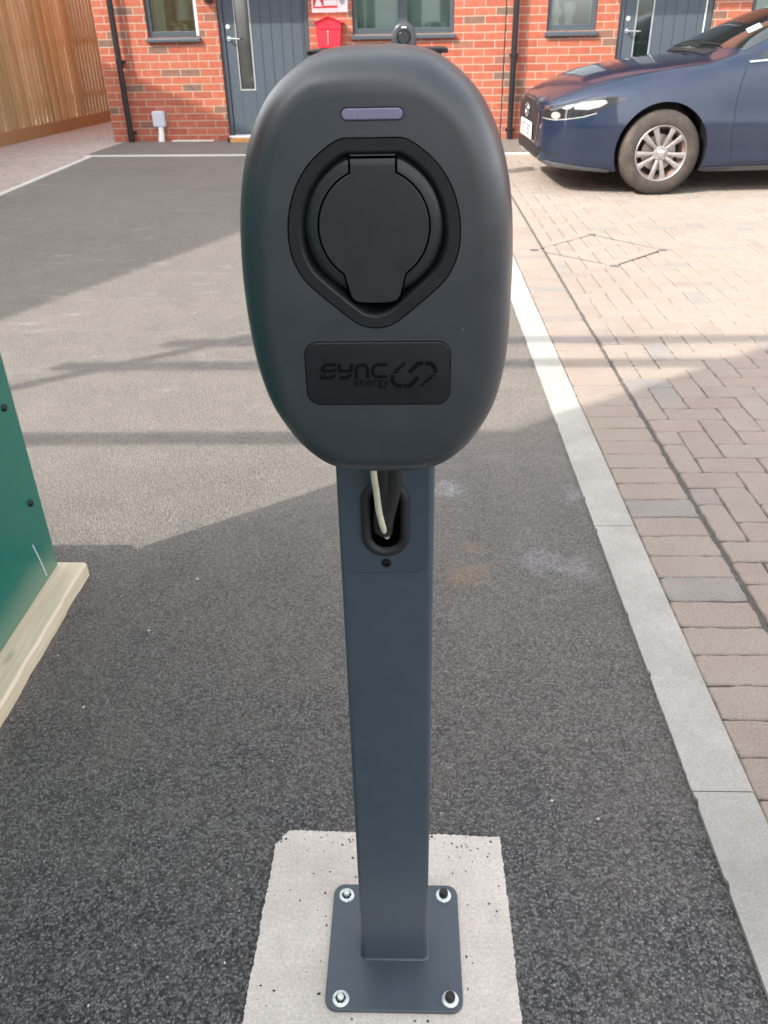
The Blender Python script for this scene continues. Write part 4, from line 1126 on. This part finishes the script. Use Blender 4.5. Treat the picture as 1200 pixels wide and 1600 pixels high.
    Xs = [x for x in Xs if x < 4.39] + [4.40, 4.42]
    b = B(); b.loft([sec(X) for X in Xs], True, True, True)
    body = b.build('body', 'paint', root)
    body.data.materials.append(MT['carblack'])
    bvh = BVHTree.FromPolygons([v.co.copy() for v in body.data.vertices], [tuple(p.vertices) for p in body.data.polygons])
    # wheel wells
    cuts = []
    for X in (0.905, 3.63):
        for sy in (-1, 1):
            cb = B(); cb.cyl((X, sy * 0.62, 0.335), (X, sy * 1.1, 0.335), 0.372, n=56, smooth=False)
            c = cb.build('cut', 'carblack', root); cuts.append(c)
            md = body.modifiers.new('arch', 'BOOLEAN'); md.object = c; md.operation = 'DIFFERENCE'; md.solver = 'EXACT'
            try: md.material_mode = 'TRANSFER'
            except Exception: pass
    dg = bpy.context.evaluated_depsgraph_get(); dg.update()
    me = bpy.data.meshes.new_from_object(body.evaluated_get(dg))
    body.modifiers.clear(); body.data = me
    for c in cuts: bpy.data.objects.remove(c)
    if len(me.materials) < 2: me.materials.append(MT['carblack'])
    # ---- draped patches
    def cast(o, d):
        h = bvh.ray_cast(Vector(o), Vector(d).normalized()); return h[0], h[1]
    def drape(poly, mode, off, name, mat, par, step=0.03, sy=-1, thick=True):
        """poly in 2-D; mode 'side': (X,z); 'polar': (phi,z) about (1.0,0); 'top': (X,y); 'front': (y,z)"""
        bm = bmesh.new(); vs = [bm.verts.new((p[0], p[1], 0)) for p in poly]; bm.faces.new(vs)
        for ax in (0, 1):
            lo = min(p[ax] for p in poly); hi = max(p[ax] for p in poly); k = lo + step
            while k < hi:
                co = (k, 0, 0) if ax == 0 else (0, k, 0); no = (1, 0, 0) if ax == 0 else (0, 1, 0)
                bmesh.ops.bisect_plane(bm, geom=list(bm.verts) + list(bm.edges) + list(bm.faces), plane_co=co, plane_no=no); k += step
        pos = []
        for v in bm.verts:
            a, z = v.co.x, v.co.y
            if mode == 'side': h = cast((a, sy * 2, z), (0, -sy, 0))
            elif mode == 'polar': d = Vector((cos(a), sin(a) * (-sy), 0)); h = cast(Vector((1.0, 0, z)) + d * 3, -d)
            elif mode == 'top': h = cast((a, z, 3), (0, 0, -1))
            else: h = cast((-2, a, z), (1, 0, 0))
            if h[0] is None: pos.append(None)
            else: pos.append(h[0] + h[1] * off)
        bm.verts.index_update()
        good = [q for q in pos if q]; 
        if not good: bm.free(); return None
        pos = [q if q else good[0] for q in pos]
        bb = B(); bb.add(pos, [[v.index for v in f.verts] for f in bm.faces if all(True for v in f.verts)], True); bm.free()
        return bb.build(name, mat, par)
    def ph(X, y): return atan2(y, X - 1.0)             # y negative = near side
    def polarpts(L): 
        o = []
        for X, y, z in L:
            a = ph(X, y); a = a + 2 * pi if a < 0 else a
            o.append((a, z))
        return o
    def strip(pts, wd):
        L_, R_ = ribbon(pts, wd); return [tuple(p) for p in L_] + [tuple(p) for p in R_[::-1]]
    # grille, lower intake
    gp = [(-0.50, 0.655), (-0.485, 0.52), (-0.43, 0.415), (-0.38, 0.385), (0.38, 0.385), (0.43, 0.415), (0.485, 0.52), (0.50, 0.655), (0.40, 0.685), (0.2, 0.708), (0, 0.712), (-0.2, 0.708), (-0.40, 0.685)]
    gr = drape(gp, 'front', 0.004, 'grille', 'carblack', root, 0.05)
    drape([(-0.56, 0.33), (-0.30, 0.355), (0.30, 0.355), (0.56, 0.33), (0.46, 0.262), (-0.46, 0.262)], 'front', 0.004, 'lower_intake', 'carblack', root, 0.05)
    # chrome wing round the grille
    drape(strip([(-0.505, 0.62), (-0.49, 0.52), (-0.44, 0.415), (-0.37, 0.372), (0.37, 0.372), (0.44, 0.415), (0.49, 0.52), (0.505, 0.62)], 0.016), 'front', 0.008, 'grille_trim', 'chrome', root, 0.04)
    # emblem (ring with a winged v) and number plate
    X0 = -0.052
    e = B(); n = 28
    rg = []
    for k in range(n):
        t = 2 * pi * k / n; rg.append((0, 0.068 * cos(t), 0.60 + 0.052 * sin(t)))
    pts = [Vector((X0 - 0.010, q[1], q[2])) for q in rg]; pts.append(pts[0]); e.tube(pts, 0.0075, 8, False)
    e.tube([(X0 - 0.012, -0.052, 0.622), (X0 - 0.014, -0.03, 0.612), (X0 - 0.015, 0, 0.590), (X0 - 0.014, 0.03, 0.612), (X0 - 0.012, 0.052, 0.622)], 0.006, 8)
    e.build('emblem', 'chrome', gr)
    pb = B(); pb.box(X0 - 0.016, X0 - 0.004, -0.26, 0.26, 0.385, 0.515, 0.003); plt = pb.build('number_plate', 'plate', root)
    vs, fs = textmesh('YB71 8SF', 1.0); x0 = min(v.x for v in vs); x1 = max(v.x for v in vs); sc = 0.47 / (x1 - x0); zh = 0.088 / max(v.y for v in vs)
    t = B(); t.add([(X0 - 0.0168, 0.235 - (v.x - x0) * sc, 0.406 + v.y * zh) for v in vs], fs); t.build('registration', 'carblack', plt, fix=False)
    for sy in (-1, 1):
        hl = polarpts([(-0.03, -0.56, 0.590), (0.04, -0.69, 0.572), (0.12, -0.75, 0.578), (0.25, -0.80, 0.596), (0.38, -0.83, 0.640), (0.48, -0.85, 0.690), (0.60, -0.87, 0.735), (0.50, -0.85, 0.745), (0.36, -0.83, 0.742), (0.24, -0.79, 0.730), (0.14, -0.75, 0.705), (0.05, -0.69, 0.680), (-0.02, -0.58, 0.665)])
        hl_o = drape(hl, 'polar', 0.003, 'headlight', 'lampdark', root, 0.025, sy=sy)
        def rp(a0, X, y, z, r, k=16):
            c = polarpts([(X, y, z)])[0]; return [(c[0] + r * cos(2 * pi * i / k) * 1.0, c[1] + r * 0.75 * sin(2 * pi * i / k)) for i in range(k)]
        drape(rp(0, 0.06, -0.70, 0.607, 0.036), 'polar', 0.005, 'inner_lens', 'lamp', hl_o, 0.03, sy=sy)
        drape(polarpts([(0.19, -0.775, 0.655), (0.29, -0.81, 0.652), (0.38, -0.83, 0.672), (0.43, -0.845, 0.703), (0.41, -0.84, 0.722), (0.33, -0.825, 0.718), (0.24, -0.79, 0.706), (0.18, -0.77, 0.685)]), 'polar', 0.005, 'main_lens', 'lamp', hl_o, 0.03, sy=sy)
        drape(strip(polarpts([(-0.02, -0.58, 0.583), (0.05, -0.70, 0.574), (0.13, -0.755, 0.582), (0.26, -0.80, 0.600), (0.36, -0.825, 0.628)]), 0.007), 'polar', 0.006, 'lamp_trim', 'trim', hl_o, 0.02, sy=sy)
        # lower lip and bumper blade
        drape(polarpts([(-0.04, -0.50, 0.262), (0.02, -0.64, 0.262), (0.12, -0.76, 0.245), (0.30, -0.83, 0.222), (0.48, -0.86, 0.205), (0.48, -0.86, 0.180), (0.30, -0.83, 0.192), (0.12, -0.76, 0.205), (0.02, -0.64, 0.222), (-0.04, -0.50, 0.236)]), 'polar', 0.006, 'bumper_lip', 'cargrey', root, 0.03, sy=sy)
        drape(strip(polarpts([(-0.03, -0.50, 0.345), (0.02, -0.62, 0.330), (0.10, -0.735, 0.300)]), 0.022), 'polar', 0.003, 'air_slot', 'carblack', root, 0.02, sy=sy)
        # shut lines
        def line(pts, wd=0.006, name='panel_gap', mode='side', mat='carblack', off=0.0012, st=0.03): return drape(strip(pts, wd), mode, off, name, mat, root, st, sy=sy)
        line([(1.50, 0.955), (1.475, 0.85), (1.455, 0.70), (1.46, 0.45), (1.50, 0.245)])
        line([(2.56, 1.02), (2.555, 0.70), (2.53, 0.26)]); line([(1.50, 0.245), (2.53, 0.255)])
        line([(3.05, 0.40), (3.22, 0.62), (3.36, 0.80), (3.44, 1.04)]); line([(2.56, 0.255), (3.02, 0.27), (3.05, 0.40)])
        # sill plastic
        drape([(1.28, 0.215), (3.24, 0.235), (3.24, 0.195), (1.28, 0.178)], 'side', 0.008, 'sill', 'cargrey', root, 0.06, sy=sy)
        # side glass and chrome waist line
        sg_ = drape([(1.60, 0.992), (2.52, 1.035), (2.50, 1.385), (2.30, 1.368), (2.10, 1.315), (1.85, 1.195)], 'side', 0.002, 'side_window', 'carglass', root, 0.05, sy=sy)
        drape([(2.60, 1.038), (3.30, 1.075), (3.62, 1.16), (3.35, 1.30), (3.0, 1.375), (2.60, 1.388)], 'side', 0.002, 'side_window', 'carglass', root, 0.05, sy=sy)
        drape(strip([(1.52, 0.968), (2.0, 1.002), (2.6, 1.022), (3.3, 1.058)], 0.014), 'side', 0.006, 'window_trim', 'trim', root, 0.05, sy=sy)
        for xh in (2.35, 3.25):
            hh = B(); yy = cast((xh, sy * 2, 0.86), (0, -sy, 0))[0].y; hh.tube([(xh - 0.10, yy + sy * 0.004, 0.86), (xh - 0.07, yy + sy * 0.035, 0.862), (xh + 0.07, yy + sy * 0.035, 0.866), (xh + 0.10, yy + sy * 0.004, 0.868)], 0.011, 8); hh.build('door_handle', 'paint', root)
        # mirror
        mm = B(); yy = sy * 0.86
        rr = []
        for (dy, s_) in ((0, 0.35), (0.05, 0.75), (0.12, 1.0), (0.19, 0.92), (0.225, 0.45)):
            rr.append([(1.80 + 0.055 * s_ * cos(t * pi / 8) + 0.02 * dy, yy + sy * dy, 1.055 + 0.070 * s_ * sin(t * pi / 8) + dy * 0.1) for t in range(16)])
        mm.loft(rr, True, True); mm.build('mirror', 'paint', root)
        # tail lights
        drape([(4.05, 0.93), (4.20, 0.90), (4.36, 0.86), (4.36, 0.78), (4.15, 0.84)], 'side', 0.004, 'tail_light', 'sign_red', root, 0.05, sy=sy)
    # bonnet shut line, windscreen, rear glass, wipers, permit
    drape(strip([(0.10, -0.66), (0.4, -0.735), (0.9, -0.765), (1.2, -0.765), (1.36, -0.74)], 0.007), 'top', 0.0012, 'panel_gap', 'carblack', root, 0.03)
    drape(strip([(0.10, 0.66), (0.4, 0.735), (0.9, 0.765), (1.2, 0.765), (1.36, 0.74)], 0.007), 'top', 0.0012, 'panel_gap', 'carblack', root, 0.03)
    wsx = [(1.50, -0.735), (1.38, -0.55), (1.31, -0.30), (1.29, 0), (1.31, 0.30), (1.38, 0.55), (1.50, 0.735), (1.80, 0.66), (2.10, 0.575), (2.07, 0.3), (2.055, 0), (2.07, -0.3), (2.10, -0.575), (1.80, -0.66)]
    drape(wsx, 'top', 0.002, 'windscreen', 'carglass', root, 0.06)
    drape([(1.27, -0.50), (1.26, 0), (1.27, 0.50), (1.36, 0.56), (1.32, 0.30), (1.30, 0), (1.32, -0.30), (1.36, -0.56)], 'top', 0.004, 'cowl', 'carblack', root, 0.05)
    drape([(3.72, -0.48), (3.72, 0.48), (4.18, 0.55), (4.18, -0.55)], 'top', 0.003, 'rear_window', 'carglass', root, 0.06)
    drape([(1.60, -0.52), (1.62, -0.40), (1.72, -0.40), (1.70, -0.52)], 'top', 0.0045, 'parking_permit', 'paper', root, 0.05)
    for (y0, y1) in ((-0.52, 0.05), (0.0, 0.50)):
        a = cast((1.40, y0, 3), (0, 0, -1))[0]; c = cast((1.34, y1, 3), (0, 0, -1))[0]; m_ = cast((1.36, (y0 + y1) / 2, 3), (0, 0, -1))[0]
        up = Vector((-0.3, 0, 1)) * 0.014
        B().tube([a + up, m_ + up * 1.4, c + up * 0.6], 0.006, 8).build('wiper', 'carblack', root)
    # wheels
    def wheel(X, sy):
        R = 0.325; yo = sy * 0.895
        wr = bpy.data.objects.new('wheel', None); COL.objects.link(wr); wr.parent = root; wr.location = (X, yo, R)
        wr.rotation_euler = (0, 0.2, 0 if sy < 0 else pi)
        # profile: local -y is outboard
        prof = [(0.208, 0.035), (0.210, 0.008), (0.216, -0.001), (0.228, -0.005), (0.262, -0.007), (0.290, 0.000), (0.310, 0.012), (0.321, 0.028), (0.325, 0.055), (0.325, 0.155), (0.318, 0.185), (0.295, 0.205), (0.25, 0.212), (0.21, 0.205), (0.208, 0.18)]
        ty = B(); ty.lathe(prof, 'Y', (0, 0, 0), 64)
        ty.build('tyre', 'tyre', wr)
        rim = B(); rim.lathe([(0.211, 0.004), (0.2135, -0.0015), (0.209, -0.005), (0.203, -0.003), (0.199, 0.006), (0.196, 0.02)], 'Y', (0, 0, 0), 64)
        for k in range(10):
            a = k * pi / 5 + (0.06 if k % 2 else -0.06) + 0.16
            ca, sa = cos(a), sin(a); tx, tz = -sa, ca; rings = []
            for (r_, wd, yf, th) in ((0.046, 0.013, 0.012, 0.022), (0.08, 0.014, 0.006, 0.022), (0.13, 0.0175, 0.002, 0.022), (0.175, 0.022, 0.002, 0.020), (0.203, 0.027, 0.003, 0.018)):
                cx, cz = r_ * ca, r_ * sa
                rings.append([(cx - tx * wd, yf + 0.004, cz - tz * wd), (cx - tx * wd * 0.55, yf, cz - tz * wd * 0.55), (cx + tx * wd * 0.55, yf, cz + tz * wd * 0.55), (cx + tx * wd, yf + 0.004, cz + tz * wd), (cx + tx * wd * 0.7, yf + th, cz + tz * wd * 0.7), (cx - tx * wd * 0.7, yf + th, cz - tz * wd * 0.7)])
            rim.loft(rings, True, True, False)
        rim.lathe([(0.058, 0.030), (0.058, 0.013), (0.052, 0.009), (0.030, 0.010)], 'Y', (0, 0, 0), 40)
        rim.build('rim', 'rim', wr)
        hb = B(); hb.lathe([(0.031, 0.011), (0.031, 0.004), (0.027, 0.001), (0.0, 0.0)], 'Y', (0, 0, 0), 30)
        for k in range(5):
            a = k * 2 * pi / 5 + 0.5; hb.cyl((0.045 * cos(a), 0.012, 0.045 * sin(a)), (0.045 * cos(a), 0.004, 0.045 * sin(a)), 0.0075, n=6, smooth=False)
        hb.build('hub_cap', 'chrome', wr)
        ba = B(); ba.lathe([(0.197, 0.018), (0.185, 0.04), (0.180, 0.19)], 'Y', (0, 0, 0), 48); ba.build('rim_barrel', 'barrel', wr)
        ds = B(); ds.lathe([(0.0, 0.06), (0.07, 0.06), (0.075, 0.075), (0.140, 0.075), (0.140, 0.095), (0.0, 0.095)], 'Y', (0, 0, 0), 40); ds.build('brake_disc', 'disc', wr)
        bk = B(); bk.lathe([(0.0, 0.125), (0.182, 0.125)], 'Y', (0, 0, 0), 40); bk.build('wheel_back', 'carblack', wr)
    for X in (0.905, 3.63):
        for sy in (-1, 1): wheel(X, sy)
    # underside
    B().box(0.25, 4.2, -0.60, 0.60, 0.158, 0.19).build('underbody', 'carblack', root)
    return root
car = build_car()
tag(car, 'dark blue hatchback parked on the block paving before the second front door', 'car')
